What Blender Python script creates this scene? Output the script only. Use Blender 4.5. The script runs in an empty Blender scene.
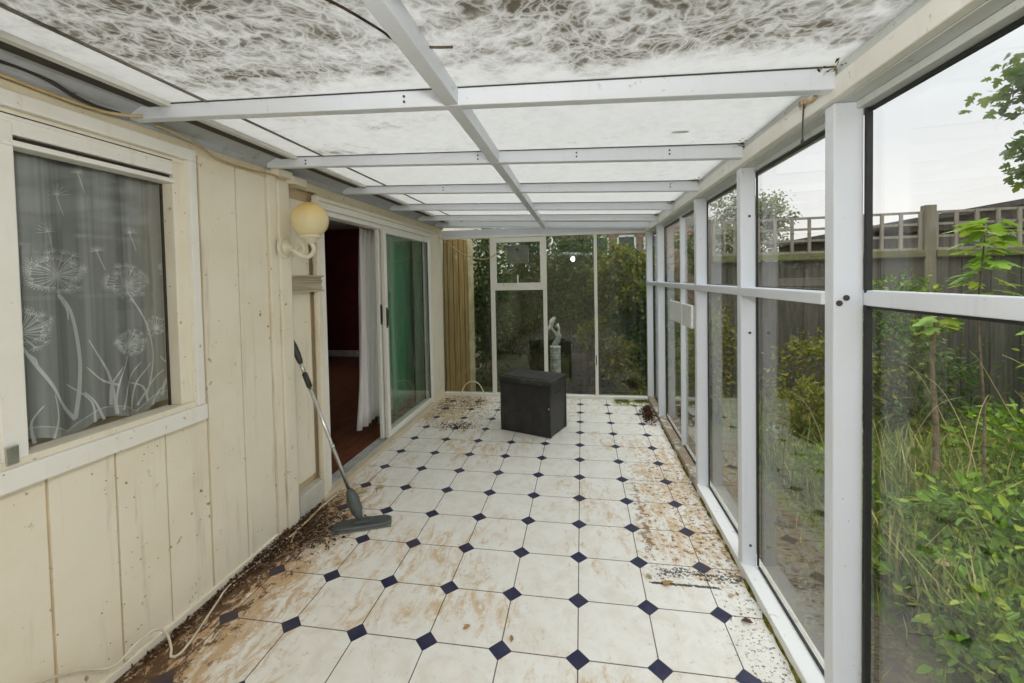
import bpy, math, random
from mathutils import Vector, Matrix
random.seed(11)
scene = bpy.context.scene
COL = scene.collection
PI = math.pi

# ------------------------------------------------------------------ helpers
class MB:
    """collects shapes and links them as ONE mesh object"""
    def __init__(s): s.v = []; s.f = []
    def add(s, vs, fs):
        o = len(s.v); s.v += [tuple(p) for p in vs]; s.f += [tuple(i + o for i in f) for f in fs]; return s
    def box(s, x0, x1, y0, y1, z0, z1):
        v = [(x, y, z) for x in (x0, x1) for y in (y0, y1) for z in (z0, z1)]
        return s.add(v, [(0,1,3,2),(4,6,7,5),(0,4,5,1),(2,3,7,6),(0,2,6,4),(1,5,7,3)])
    def hexa(s, b, t):
        """eight corners: four bottom (ccw), four top"""
        return s.add(list(b) + list(t), [(3,2,1,0),(4,5,6,7),(0,1,5,4),(1,2,6,5),(2,3,7,6),(3,0,4,7)])
    def obox(s, c, ax, ay, az, hx, hy, hz):
        c = Vector(c); ax = Vector(ax)*hx; ay = Vector(ay)*hy; az = Vector(az)*hz
        b = [c-ax-ay-az, c+ax-ay-az, c+ax+ay-az, c-ax+ay-az]
        return s.hexa(b, [p + 2*az for p in b])
    def tube(s, pts, r, n=8, cap=True):
        pts = [Vector(p) for p in pts]; m = len(pts)
        rs = r if isinstance(r, (list, tuple)) else [r]*m
        vs = []; fs = []
        up = None
        for i, p in enumerate(pts):
            t = (pts[min(i+1, m-1)] - pts[max(i-1, 0)]).normalized()
            if up is None:
                up = Vector((0,0,1)) if abs(t.z) < .9 else Vector((1,0,0))
            a = t.cross(up)
            if a.length < 1e-5: a = t.cross(Vector((0.3,1,0.2)))
            a.normalize(); b = a.cross(t).normalized(); up = b
            for k in range(n):
                w = 2*PI*k/n
                vs.append(p + (a*math.cos(w) + b*math.sin(w))*rs[i])
        for i in range(m-1):
            for k in range(n):
                k2 = (k+1) % n
                fs.append((i*n+k, i*n+k2, (i+1)*n+k2, (i+1)*n+k))
        if cap:
            fs.append(tuple(range(n-1, -1, -1))); fs.append(tuple((m-1)*n+k for k in range(n)))
        return s.add(vs, fs)
    def lathe(s, prof, c=(0,0,0), n=24):
        cx, cy, cz = c; vs = []; fs = []
        for r, z in prof:
            for k in range(n):
                w = 2*PI*k/n; vs.append((cx + r*math.cos(w), cy + r*math.sin(w), cz + z))
        for i in range(len(prof)-1):
            for k in range(n):
                k2 = (k+1) % n
                fs.append((i*n+k, i*n+k2, (i+1)*n+k2, (i+1)*n+k))
        fs.append(tuple(range(n-1, -1, -1))); fs.append(tuple((len(prof)-1)*n+k for k in range(n)))
        return s.add(vs, fs)
    def sphere(s, c, r, n=24, m=14, sc=(1,1,1)):
        return s.lathe([(max(1e-4, r*sc[0]*math.sin(PI*i/m)), -r*sc[2]*math.cos(PI*i/m)) for i in range(m+1)], c, n)
    def leaf(s, p, d, nrm, L, W, fold=.18):
        """pointed oval leaf folded along its midrib"""
        d = Vector(d).normalized(); nrm = Vector(nrm)
        sd = d.cross(nrm)
        if sd.length < 1e-4: sd = d.orthogonal()
        sd.normalize(); nn = sd.cross(d)
        p = Vector(p)
        a = p + d*L; m1 = p + d*L*.33 - nn*L*.03; m2 = p + d*L*.7 - nn*L*.05
        vs = [p, m1, m2, a, p+d*L*.35+sd*W*.5+nn*W*fold, p+d*L*.7+sd*W*.38+nn*W*fold*.7,
              p+d*L*.35-sd*W*.5+nn*W*fold, p+d*L*.7-sd*W*.38+nn*W*fold*.7]
        return s.add(vs, [(0,4,1),(1,4,5,2),(2,5,3),(0,1,6),(1,2,7,6),(2,3,7)])
    def lobed(s, p, d, nrm, L):
        """maple-like five-lobed leaf"""
        d = Vector(d).normalized(); sd = d.cross(Vector(nrm))
        if sd.length < 1e-4: sd = d.orthogonal()
        sd.normalize(); nn = sd.cross(d); p = Vector(p)
        out = [(0,0),(.28,-.02),(.42,.16),(.26,.24),(.52,.5),(.34,.5),(.2,.46),(.24,.72),(.0,1.0)]
        ring = out + [(-x, y) for x, y in reversed(out[1:-1])]
        c = p + d*L*.4
        vs = [c] + [p + d*L*y + sd*L*x - nn*L*(.25*x*x+.1*y*y) for x, y in ring]
        n = len(ring)
        return s.add(vs, [(0, 1+i, 1+(i+1) % n) for i in range(n)])
    def build(s, name, m, parent=None, smooth=False, bevel=0, origin=None):
        me = bpy.data.meshes.new(name)
        o0 = Vector(origin) if origin is not None else Vector((0,0,0))
        me.from_pydata([tuple(Vector(p) - o0) for p in s.v], [], s.f); me.update()
        if smooth:
            for p in me.polygons: p.use_smooth = True
        ob = bpy.data.objects.new(name, me); COL.objects.link(ob)
        ob.location = o0
        if m: me.materials.append(m)
        if parent is not None:
            ob.parent = parent
            ob.matrix_parent_inverse = Matrix.Translation(-parent.location) if parent.rotation_euler.z == 0 else parent.matrix_basis.inverted()
        if bevel:
            b = ob.modifiers.new('bevel', 'BEVEL'); b.width = bevel; b.segments = 2; b.limit_method = 'ANGLE'
        return ob

def tag(o, label=None, cat=None, group=None, kind=None):
    if label: o['label'] = label
    if cat: o['category'] = cat
    if group: o['group'] = group
    if kind: o['kind'] = kind
    return o

def empty(name, loc=(0,0,0), rz=0):
    o = bpy.data.objects.new(name, None); COL.objects.link(o)
    o.location = loc; o.rotation_euler = (0,0,rz); o.empty_display_size = .1
    return o

def smooth_path(pts, k=5):
    """Catmull-Rom through the points"""
    P = [Vector(p) for p in pts]; out = []
    for i in range(len(P)-1):
        a, b, c, d = P[max(i-1,0)], P[i], P[i+1], P[min(i+2, len(P)-1)]
        for j in range(k):
            t = j/k
            out.append(.5*((2*b) + (c-a)*t + (2*a-5*b+4*c-d)*t*t + (3*b-a-3*c+d)*t**3))
    out.append(P[-1]); return out

# ------------------------------------------------------------------ materials
class NT:
    def __init__(s, name):
        s.m = bpy.data.materials.new(name); s.m.use_nodes = True
        s.t = s.m.node_tree; s.t.nodes.clear()
        s.out = s.t.nodes.new('ShaderNodeOutputMaterial')
    def n(s, typ, **kw):
        nd = s.t.nodes.new(typ)
        for k, v in kw.items():
            if k in nd.inputs: s.set(nd.inputs[k], v)
            else: setattr(nd, k, v)
        return nd
    def set(s, inp, v):
        if hasattr(v, 'is_output') or isinstance(v, bpy.types.NodeSocket): s.t.links.new(v, inp)
        else:
            if isinstance(v, (tuple, list)) and len(v) == 3 and inp.type == 'RGBA': v = (*v, 1)
            inp.default_value = v
    def math(s, op, a, b=None, clamp=False):
        nd = s.t.nodes.new('ShaderNodeMath'); nd.operation = op; nd.use_clamp = clamp
        s.set(nd.inputs[0], a)
        if b is not None: s.set(nd.inputs[1], b)
        return nd.outputs[0]
    def mix(s, f, a, b, mode='MIX'):
        nd = s.t.nodes.new('ShaderNodeMix'); nd.data_type = 'RGBA'; nd.blend_type = mode
        s.set(nd.inputs['Factor'], f); s.set(nd.inputs[6], a); s.set(nd.inputs[7], b)
        return nd.outputs[2]
    def ramp(s, f, lo, hi):
        nd = s.t.nodes.new('ShaderNodeMapRange'); nd.interpolation_type = 'SMOOTHSTEP'
        s.set(nd.inputs[0], f); nd.inputs[1].default_value = lo; nd.inputs[2].default_value = hi
        return nd.outputs[0]
    def coord(s): return s.n('ShaderNodeTexCoord').outputs['Object']
    def pos(s): return s.n('ShaderNodeNewGeometry').outputs['Position']
    def noise(s, scale, detail=4, rough=.6, vec=None, dist=0):
        nd = s.n('ShaderNodeTexNoise'); nd.inputs['Scale'].default_value = scale
        nd.inputs['Detail'].default_value = detail; nd.inputs['Roughness'].default_value = rough
        nd.inputs['Distortion'].default_value = dist
        s.set(nd.inputs['Vector'], vec if vec is not None else s.coord())
        return nd.outputs['Fac']
    def voro(s, scale, feat='F1', vec=None):
        nd = s.n('ShaderNodeTexVoronoi'); nd.feature = feat; nd.inputs['Scale'].default_value = scale
        s.set(nd.inputs['Vector'], vec if vec is not None else s.coord())
        return nd.outputs['Distance']
    def mapping(s, vec, scale=(1,1,1), loc=(0,0,0)):
        nd = s.n('ShaderNodeMapping'); s.set(nd.inputs['Vector'], vec)
        nd.inputs['Scale'].default_value = scale; nd.inputs['Location'].default_value = loc
        return nd.outputs[0]
    def sep(s, vec):
        nd = s.n('ShaderNodeSeparateXYZ'); s.set(nd.inputs[0], vec); return nd.outputs
    def bsdf(s, col, rough=.5, metal=0, spec=.5, bump=None, bstr=.3, bdist=.01):
        b = s.n('ShaderNodeBsdfPrincipled'); s.set(b.inputs['Base Color'], col); s.set(b.inputs['Roughness'], rough)
        s.set(b.inputs['Metallic'], metal); b.inputs['Specular IOR Level'].default_value = spec
        if bump is not None:
            bp = s.n('ShaderNodeBump'); s.set(bp.inputs['Height'], bump); bp.inputs['Strength'].default_value = bstr
            bp.inputs['Distance'].default_value = bdist
            s.t.links.new(bp.outputs[0], b.inputs['Normal'])
        return b.outputs[0]
    def done(s, sh):
        s.t.links.new(sh, s.out.inputs['Surface']); return s.m

def plain(name, col, rough=.5, metal=0, spec=.5, var=.12, scale=12, bump=0):
    m = NT(name); n = m.noise(scale)
    dark = tuple(c*(1-var*1.6) for c in col); lite = tuple(min(1, c*(1+var)) for c in col)
    return m.done(m.bsdf(m.mix(m.ramp(n, .3, .7), dark, lite), rough, metal, spec, n if bump else None, bump))

def painted(name, col, dirt=(.16,.12,.07), amount=.5, scale=4, specks=.6, rough=.55, streak=True):
    """old gloss paint with grime blotches and small chips"""
    m = NT(name); c = m.coord()
    n1 = m.noise(scale, 6, .65, c); n2 = m.noise(scale*9, 3, .6, c)
    base = m.mix(m.math('MULTIPLY', m.ramp(n1, .38, .75), .35*amount), col, tuple(a*b for a, b in zip(col, (.80,.72,.55))))
    st = m.noise(3, 4, .7, m.mapping(c, (6, 6, .5)))
    base = m.mix(m.math('MULTIPLY', m.ramp(st, .55, .8), .35*amount), base, dirt) if streak else base
    sp = m.math('MULTIPLY', m.ramp(n2, .665, .71), m.ramp(n1, .42, .60))
    base = m.mix(m.math('MULTIPLY', sp, specks), base, dirt)
    v = m.voro(34, 'F1', c)
    dots = m.math('MULTIPLY', m.math('LESS_THAN', v, .095), m.ramp(m.noise(5, 2, .5, c), .58, .62))
    base = m.mix(m.math('MULTIPLY', dots, specks), base, (.05,.04,.03))
    return m.done(m.bsdf(base, rough, 0, .4, n2, .06, .004))

M = {}
M['white_alu'] = painted('white_aluminium', (.70,.735,.79), (.22,.22,.2), .35, 3, .35, .32)
M['white_frame'] = painted('white_painted_frame', (.80,.79,.73), (.22,.17,.11), .6, 4, .6, .45)
M['cream_paint'] = painted('cream_paint', (.80,.745,.61), (.17,.10,.05), .85, 3, .9, .5)
M['groove'] = painted('tan_groove_paint', (.56,.45,.28), (.2,.13,.06), 1.0, 6, .8, .6)  # browner than the planks, shows in the gaps between them
M['cream_old'] = painted('flaking_cream_paint', (.74,.66,.48), (.24,.16,.08), 1.1, 5, .85, .6)
M['eave_cream'] = painted('eave_cream_paint', (.77,.765,.72), (.28,.2,.1), .9, 5, .8, .5)
M['eave_grey'] = painted('eave_grey_paint', (.55,.58,.57), (.2,.18,.13), .9, 5, .7, .5)
def mat_sill():
    m = NT('dirty_sill_paint'); p = m.pos(); X, Y, Z = m.sep(p); n = m.noise(9, 6, .7, p); n2 = m.noise(45, 4, .7, p)
    k = m.math('ADD', m.math('MULTIPLY', n, .7), m.math('ADD', m.math('MULTIPLY', n2, .3), m.math('MULTIPLY', m.ramp(Y, 1.25, 1.7), .20)))
    c = m.mix(m.ramp(k, .56, .70), (.78,.785,.77), (.25,.19,.12))
    c = m.mix(m.ramp(n2, .68, .74), c, (.06,.045,.03))
    return m.done(m.bsdf(c, .5))
M['sill'] = mat_sill()
M['gasket'] = plain('black_rubber', (.012,.013,.012), .5)
M['flashing'] = painted('lead_flashing', (.40,.43,.46), (.08,.065,.045), 1.4, 4, .9, .5)
M['dark_gap'] = plain('dark_mastic_and_gap_shade', (.035,.03,.022), .7)  # mastic and cable colour, also for strips painted as shaded gaps
M['bar_pale'] = painted('pale_glazing_bar', (.62,.62,.58), (.15,.12,.08), .9, 4, .8, .5)
M['tan_cable'] = plain('tan_cable', (.50,.37,.19), .5)
M['ivory_cable'] = plain('ivory_cable', (.68,.62,.48), .5)
M['steel'] = plain('steel', (.62,.62,.60), .25, 1, .5, .1)
M['dark_steel'] = plain('dark_steel', (.08,.08,.08), .4, .6)
M['grey_plastic'] = plain('grey_plastic', (.085,.10,.095), .45)
M['black_plastic'] = plain('black_plastic', (.025,.026,.026), .45)
M['white_plastic'] = plain('white_plastic', (.80,.81,.79), .35, 0, .5, .04)
M['red_wall'] = plain('dark_red_wall', (.11,.012,.014), .8, 0, .3, .15, 3)
M['grey_room'] = plain('grey_room_wall', (.20,.20,.19), .8, 0, .3, .1, 2)
M['cream_room'] = plain('room_ceiling', (.55,.52,.46), .8)
M['wood_dark'] = plain('dark_twig', (.10,.065,.04), .8, 0, .3, .3, 30)

def mat_floor():
    m = NT('octagon_and_dot_tiles'); p = m.coord(); X, Y, Z = m.sep(p)
    T = .30
    def cell(a):
        q = m.math('DIVIDE', a, T)
        return m.math('SUBTRACT', q, m.math('ROUND', q))
    u, v = cell(X), cell(Y)
    au, av = m.math('ABSOLUTE', u), m.math('ABSOLUTE', v)
    dsum = m.math('ADD', au, av)
    dot = m.math('LESS_THAN', dsum, .150)
    dline = m.math('LESS_THAN', m.math('ABSOLUTE', m.math('SUBTRACT', dsum, .153)), .006)
    g1 = m.math('LESS_THAN', m.math('MINIMUM', au, av), .0078)
    grout = m.math('MULTIPLY', m.math('MAXIMUM', g1, dline), m.math('SUBTRACT', 1, dot))
    n1 = m.noise(1.7, 6, .65, p); n2 = m.noise(9, 6, .7, p, .6); n3 = m.noise(48, 4, .7, p)
    tile = m.mix(m.ramp(n2, .38, .75), (.84,.825,.78), (.74,.695,.61))
    # brown dirt: heavy in patches by the house wall, mottled in a band to the right, thin swirls elsewhere
    wl = m.math('SUBTRACT', 1, m.ramp(X, -1.64, -.92))
    wl = m.math('MULTIPLY', wl, m.math('SUBTRACT', 1, m.math('MULTIPLY', m.ramp(Y, .8, 1.5), .70)))
    core = m.math('MULTIPLY', m.math('SUBTRACT', 1, m.ramp(X, -1.62, -1.30)), m.math('SUBTRACT', 1, m.math('MULTIPLY', m.ramp(Y, .8, 1.3), .8)))
    wob = m.math('ADD', X, m.math('MULTIPLY', m.math('SUBTRACT', m.noise(4, 4, .7, p), .5), .5))
    band = m.math('MULTIPLY', m.ramp(wob, .16, .52), m.math('MULTIPLY', m.ramp(Y, .3, .75), m.math('SUBTRACT', 1, m.math('MULTIPLY', m.ramp(Y, 1.6, 2.6), .55))))
    far = m.math('MULTIPLY', m.ramp(Y, 2.6, 3.4), .35)
    mid = m.math('MULTIPLY', m.ramp(m.noise(1.3, 2, .5, p), .42, .62), .48)
    farl = m.math('MULTIPLY', m.math('MULTIPLY', m.ramp(Y, 2.2, 2.8), m.math('SUBTRACT', 1, m.ramp(X, -1.35, -.75))), .85)
    msk = m.math('MAXIMUM', m.math('MAXIMUM', wl, m.math('MULTIPLY', band, .66)), m.math('MAXIMUM', m.math('MAXIMUM', far, farl), mid))
    streak = m.noise(7, 8, .74, m.mapping(p, (2.1, .85, 1)), 1.2)
    speck = m.noise(30, 5, .75, p)
    k = m.math('ADD', m.math('ADD', m.math('MULTIPLY', streak, .8), m.math('MULTIPLY', speck, .22)), m.math('MULTIPLY', msk, .25))
    st1 = m.ramp(k, .57, .75)
    c = m.mix(m.math('MULTIPLY', st1, .80), tile, m.mix(wl, (.60,.42,.22), (.46,.245,.065)))
    d2 = m.noise(13, 8, .76, m.mapping(p, (1.6, .9, 1)), .8)
    k2 = m.math('ADD', m.math('ADD', m.math('MULTIPLY', d2, .85), m.math('MULTIPLY', speck, .25)), m.math('ADD', m.math('MULTIPLY', core, .13), m.math('MULTIPLY', m.math('MAXIMUM', wl, m.math('MULTIPLY', farl, .9)), .10)))
    st2 = m.ramp(k2, .69, .77)
    c = m.mix(m.math('MULTIPLY', st2, .90), c, (.075,.034,.012))
    vline = m.math('SUBTRACT', 1, m.ramp(m.math('ABSOLUTE', m.math('SUBTRACT', X, m.math('ADD', .335, m.math('MULTIPLY', m.noise(3, 2, .5, p), .06)))), .005, .05))
    vline = m.math('MULTIPLY', vline, m.math('MULTIPLY', m.ramp(Y, .55, .7), m.math('SUBTRACT', 1, m.ramp(Y, 1.4, 1.8))))
    st3 = m.ramp(m.math('ADD', speck, m.math('ADD', m.math('MULTIPLY', band, .07), m.math('MULTIPLY', vline, .10))), .61, .67)
    c = m.mix(m.math('MULTIPLY', st3, m.math('MINIMUM', m.math('ADD', m.math('MULTIPLY', band, .7), .25), 1)), c, (.22,.105,.04))
    blue = m.mix(m.ramp(n2, .4, .7), (.018,.020,.060), (.040,.042,.085))
    blue = m.mix(m.math('MULTIPLY', st1, .35), blue, (.13,.10,.08))
    blue = m.mix(m.math('MULTIPLY', st2, .45), blue, (.10,.055,.028))
    c = m.mix(dot, c, blue)
    c = m.mix(m.math('MULTIPLY', grout, .95), c, (.075,.055,.035))
    # black specks of mould: all over thin, thick beside the sill
    edge = m.math('MULTIPLY', m.ramp(X, .42, .70), m.math('SUBTRACT', 1, m.math('MULTIPLY', m.ramp(Y, 1.0, 2.0), .6)))
    yw = m.math('ADD', Y, m.math('MULTIPLY', m.math('SUBTRACT', m.noise(9, 4, .7, p), .5), .22))
    line = m.math('MULTIPLY', m.math('SUBTRACT', 1, m.ramp(m.math('ABSOLUTE', m.math('SUBTRACT', yw, .545)), .015, .085)), m.math('MULTIPLY', m.ramp(X, .30, .42), 1.3))
    thin = m.math('MULTIPLY', m.math('SUBTRACT', 1, m.ramp(m.math('ABSOLUTE', m.math('SUBTRACT', Y, .462)), .004, .014)), m.math('MULTIPLY', m.ramp(X, .30, .36), m.math('SUBTRACT', 1, m.ramp(X, .62, .68))))
    line = m.math('MAXIMUM', line, m.math('MULTIPLY', thin, 1.9))
    spk = m.math('ADD', m.noise(56, 4, .78, p), m.math('MULTIPLY', m.math('MAXIMUM', m.math('MULTIPLY', edge, .80), line), .175))
    sp = m.ramp(spk, .70, .735)
    c = m.mix(m.math('MULTIPLY', sp, .92), c, (.022,.018,.014))
    # moss in the far right corner
    moss = m.math('MULTIPLY', m.ramp(Y, 3.25, 3.36), m.ramp(X, .32, .45))
    moss = m.math('MULTIPLY', moss, m.ramp(n2, .40, .5))
    c = m.mix(moss, c, (.20,.21,.03))
    rough = m.math('ADD', .42, m.math('MULTIPLY', st1, .4))
    h = m.math('SUBTRACT', n3, m.math('MULTIPLY', grout, 2))
    return m.done(m.bsdf(c, rough, 0, .35, h, .12, .003))
M['floor'] = mat_floor()

def mat_roof():
    """dirty translucent roof sheet: lime and algae crackle on the bays that hold rain"""
    m = NT('dirty_translucent_sheet'); p = m.pos(); X, Y, Z = m.sep(p)
    w = m.n('ShaderNodeTexNoise'); w.inputs['Scale'].default_value = 5; w.inputs['Detail'].default_value = 5
    m.set(w.inputs['Vector'], p)
    wv = m.n('ShaderNodeVectorMath', operation='SCALE'); m.set(wv.inputs[0], w.outputs['Color']); wv.inputs['Scale'].default_value = .30
    ad = m.n('ShaderNodeVectorMath', operation='ADD'); m.set(ad.inputs[0], p); m.set(ad.inputs[1], wv.outputs[0])
    pv = m.mapping(ad.outputs[0], (1, 1.25, 1))
    def veins(s, wd):
        return m.math('SUBTRACT', 1, m.ramp(m.voro(s, 'DISTANCE_TO_EDGE', pv), .0, wd))
    ve = m.math('MAXIMUM', veins(11, .12), m.math('MULTIPLY', veins(27, .18), .8))
    big = m.noise(2.2, 5, .62, m.mapping(p, (.8, 1.5, 1)), .5)
    fine = m.noise(22, 6, .72, p, .6)
    nearm = m.math('SUBTRACT', 1, m.ramp(Y, -.36, -.18))       # the nearest bays are the dirtiest
    leftm = m.math('MULTIPLY', m.math('SUBTRACT', 1, m.ramp(X, -1.2, -.2)), m.math('SUBTRACT', 1, m.ramp(Y, .4, .6)))
    strip = m.math('SUBTRACT', 1, m.ramp(X, -1.36, -1.30))
    zone = m.math('ADD', m.math('MULTIPLY', nearm, .30), m.math('ADD', m.math('MULTIPLY', leftm, .12), m.math('SUBTRACT', -.25, m.math('MULTIPLY', strip, .22))))
    d = m.ramp(m.math('ADD', m.math('ADD', m.math('MULTIPLY', big, 1.0), m.math('MULTIPLY', fine, .45)), zone), .58, 1.0)
    dirt = m.math('MULTIPLY', d, m.math('SUBTRACT', 1, m.math('MULTIPLY', ve, .82)))
    dirt = m.math('MINIMUM', m.math('MULTIPLY', dirt, 1.25), 1)
    clean = m.mix(m.ramp(fine, .35, .8), ROOF_T, tuple(c*.88 for c in ROOF_T))
    col = m.mix(dirt, clean, tuple(c*k for c, k in zip(ROOF_T, (.36,.33,.28))))
    spots = m.math('MULTIPLY', m.math('LESS_THAN', m.voro(3.1, 'F1', m.mapping(p, (.7, 1.6, 1))), .085), m.ramp(X, .25, .55))
    col = m.mix(m.math('MULTIPLY', spots, .65), col, (.12,.11,.09))
    tr = m.n('ShaderNodeBsdfTranslucent'); m.set(tr.inputs['Color'], col)
    df = m.n('ShaderNodeBsdfDiffuse'); m.set(df.inputs['Color'], m.mix(dirt, (.75,.75,.73), (.22,.19,.14)))
    mx = m.n('ShaderNodeMixShader'); mx.inputs[0].default_value = .12
    m.t.links.new(tr.outputs[0], mx.inputs[1]); m.t.links.new(df.outputs[0], mx.inputs[2])
    return m.done(mx.outputs[0])
ROOF_T = (.59,.59,.57)
M['roof'] = mat_roof()

def mat_glass(name, tint=(.93,.95,.94), haze=.03, grime=1.0):
    m = NT(name); p = m.pos()
    tr = m.n('ShaderNodeBsdfTransparent'); m.set(tr.inputs['Color'], tint)
    gl = m.n('ShaderNodeBsdfGlossy'); gl.inputs['Roughness'].default_value = 0
    m.set(gl.inputs['Color'], (.95,.95,.95))
    lw = m.n('ShaderNodeLayerWeight'); lw.inputs['Blend'].default_value = .5
    fr = m.math('ADD', .035, m.math('MULTIPLY', m.math('POWER', lw.outputs['Facing'], 5), .9))
    a = m.n('ShaderNodeMixShader'); m.set(a.inputs[0], fr)
    m.t.links.new(tr.outputs[0], a.inputs[1]); m.t.links.new(gl.outputs[0], a.inputs[2])
    df = m.n('ShaderNodeBsdfDiffuse'); m.set(df.inputs['Color'], (.62,.64,.60))
    n = m.noise(7, 6, .7, m.mapping(p, (1, 1, .35))); n2 = m.noise(70, 3, .6, p)
    h = m.math('MULTIPLY', m.math('ADD', m.ramp(n, .4, .8), m.math('MULTIPLY', m.ramp(n2, .66, .74), 1.5*grime)), haze)
    b = m.n('ShaderNodeMixShader'); m.set(b.inputs[0], h)
    m.t.links.new(a.outputs[0], b.inputs[1]); m.t.links.new(df.outputs[0], b.inputs[2])
    return m.done(b.outputs[0])
M['glass'] = mat_glass('window_glass', (.95,.96,.95), .008)
M['glass_back'] = mat_glass('dusty_window_glass', (.82,.85,.81), .010)
M['glass_door'] = mat_glass('door_glass', (.92,.95,.93), .05)

def mat_leaf(name, a, b, c, trans=.3):
    """leaf green varying from leaf to leaf"""
    m = NT(name); r = m.n('ShaderNodeNewGeometry').outputs['Random Per Island']
    col = m.mix(m.ramp(r, 0, .6), a, b); col = m.mix(m.ramp(r, .72, 1.0), col, c)
    d = m.bsdf(col, .5, 0, .35)
    t = m.n('ShaderNodeBsdfTranslucent'); m.set(t.inputs['Color'], m.mix(.4, col, (.30,.40,.05)))
    mx = m.n('ShaderNodeMixShader'); mx.inputs[0].default_value = trans
    m.t.links.new(d, mx.inputs[1]); m.t.links.new(t.outputs[0], mx.inputs[2])
    return m.done(mx.outputs[0])
M['leaf_dark'] = mat_leaf('dark_leaves', (.018,.042,.008), (.05,.10,.018), (.17,.20,.035))
M['leaf_mid'] = mat_leaf('mid_green_leaves', (.030,.085,.005), (.14,.27,.012), (.34,.40,.035))
M['leaf_yellow'] = mat_leaf('yellow_green_leaves', (.07,.10,.015), (.19,.19,.025), (.36,.27,.03))
M['leaf_bright'] = mat_leaf('bright_maple_leaves', (.16,.30,.03), (.26,.42,.05), (.42,.48,.07), .4)
M['leaf_tree'] = mat_leaf('tree_leaves', (.05,.10,.02), (.10,.17,.03), (.19,.22,.04))
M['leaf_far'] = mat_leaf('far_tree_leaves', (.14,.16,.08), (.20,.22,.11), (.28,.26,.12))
M['grass'] = mat_leaf('grass_blades', (.06,.10,.010), (.20,.24,.025), (.46,.38,.13), .25)
M['dry'] = mat_leaf('dry_straw', (.40,.31,.15), (.52,.42,.22), (.60,.50,.28), .15)
M['dead_leaf'] = mat_leaf('dead_leaf', (.30,.17,.06), (.42,.26,.10), (.22,.11,.04), .1)
M['litter'] = mat_leaf('leaf_litter', (.04,.018,.010), (.11,.055,.025), (.46,.36,.26), .05)
M['bark'] = plain('brown_bark', (.19,.145,.095), .9, 0, .2, .3, 25, .3)
M['soil'] = None
def mat_soil():
    m = NT('weedy_soil'); p = m.pos(); n1 = m.noise(2.5, 6, .7, p); n2 = m.noise(28, 5, .7, p)
    c = m.mix(m.ramp(n2, .35, .7), (.045,.034,.022), (.12,.095,.06))
    c = m.mix(m.ramp(n1, .47, .62), c, m.mix(m.ramp(n2, .3, .7), (.045,.075,.018), (.13,.17,.04)))
    return m.done(m.bsdf(c, .95, 0, .1, n2, .6, .03))
M['soil'] = mat_soil()
def mat_path():
    m = NT('mossy_brick_path'); p = m.pos()
    br = m.n('ShaderNodeTexBrick'); m.set(br.inputs['Vector'], m.mapping(p, (1,1,1)))
    br.inputs['Scale'].default_value = 4.6; br.inputs['Mortar Size'].default_value = .012
    m.set(br.inputs['Color1'], (.095,.075,.055)); m.set(br.inputs['Color2'], (.065,.052,.04)); m.set(br.inputs['Mortar'], (.035,.03,.022))
    n = m.noise(9, 6, .7, p)
    c = m.mix(m.ramp(n, .42, .6), br.outputs['Color'], m.mix(m.ramp(m.noise(60, 3, .7, p), .4, .65), (.035,.03,.018), (.15,.13,.06)))
    return m.done(m.bsdf(c, .85, 0, .2, n, .4, .01))
M['path'] = mat_path()
def mat_wood(name, a, b, axis=(14,14,.8), green=None, rough=.85):
    m = NT(name); p = m.coord()
    n = m.noise(2.5, 6, .65, m.mapping(p, axis), .4)
    r = m.n('ShaderNodeNewGeometry').outputs['Random Per Island']
    c = m.mix(m.ramp(n, .3, .72), a, b)
    c = m.mix(m.math('MULTIPLY', r, .35), c, tuple(x*.5 for x in a))
    if green: c = m.mix(m.ramp(m.noise(3, 4, .6, p), .42, .65), c, green)
    return m.done(m.bsdf(c, rough, 0, .2, n, .3, .01))
M['fence_wood'] = mat_wood('weathered_grey_fence_boards', (.085,.075,.060), (.17,.155,.125))
M['fence_rail'] = mat_wood('mossy_fence_rail', (.12,.11,.055), (.18,.17,.09), (.8,14,14), (.14,.15,.045))
M['trellis_wood'] = mat_wood('trellis_wood', (.22,.19,.15), (.36,.32,.26))
M['post_wood'] = mat_wood('fence_post_wood', (.17,.15,.12), (.29,.26,.20), (14,14,.8), (.16,.15,.09))
M['tan_board'] = mat_wood('tan_boards', (.25,.14,.04), (.50,.34,.13))
M['batten_wood'] = mat_wood('weathered_batten', (.36,.29,.19), (.64,.57,.43), (10,1,40))
M['shed_felt'] = plain('dark_roof_felt', (.06,.055,.05), .9)
M['threshold'] = painted('worn_wood_threshold', (.62,.54,.42), (.20,.11,.05), 1.4, 7, .9, .6)
M['inner_floor'] = mat_wood('red_brown_floor', (.13,.045,.022), (.24,.095,.05), (6,1,6), None, .45)

def mat_cloth(name, col, trans=.35, alpha=0.0, weave=0):
    m = NT(name)
    d = m.n('ShaderNodeBsdfDiffuse'); m.set(d.inputs['Color'], col)
    t = m.n('ShaderNodeBsdfTranslucent'); m.set(t.inputs['Color'], col)
    a = m.n('ShaderNodeMixShader'); a.inputs[0].default_value = trans
    m.t.links.new(d.outputs[0], a.inputs[1]); m.t.links.new(t.outputs[0], a.inputs[2])
    if not alpha: return m.done(a.outputs[0])
    tp = m.n('ShaderNodeBsdfTransparent')
    b = m.n('ShaderNodeMixShader'); m.set(b.inputs[0], m.math('MULTIPLY', m.ramp(m.noise(5, 4, .6), .2, .8), alpha*.35))
    m.set(b.inputs[0], m.math('ADD', m.math('MULTIPLY', m.ramp(m.noise(1, 3, .6, m.mapping(m.coord(), (1, 15, .35))), .35, .68), alpha*.65), alpha*.62))
    m.t.links.new(tp.outputs[0], b.inputs[1]); m.t.links.new(a.outputs[0], b.inputs[2])
    return m.done(b.outputs[0])
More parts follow.
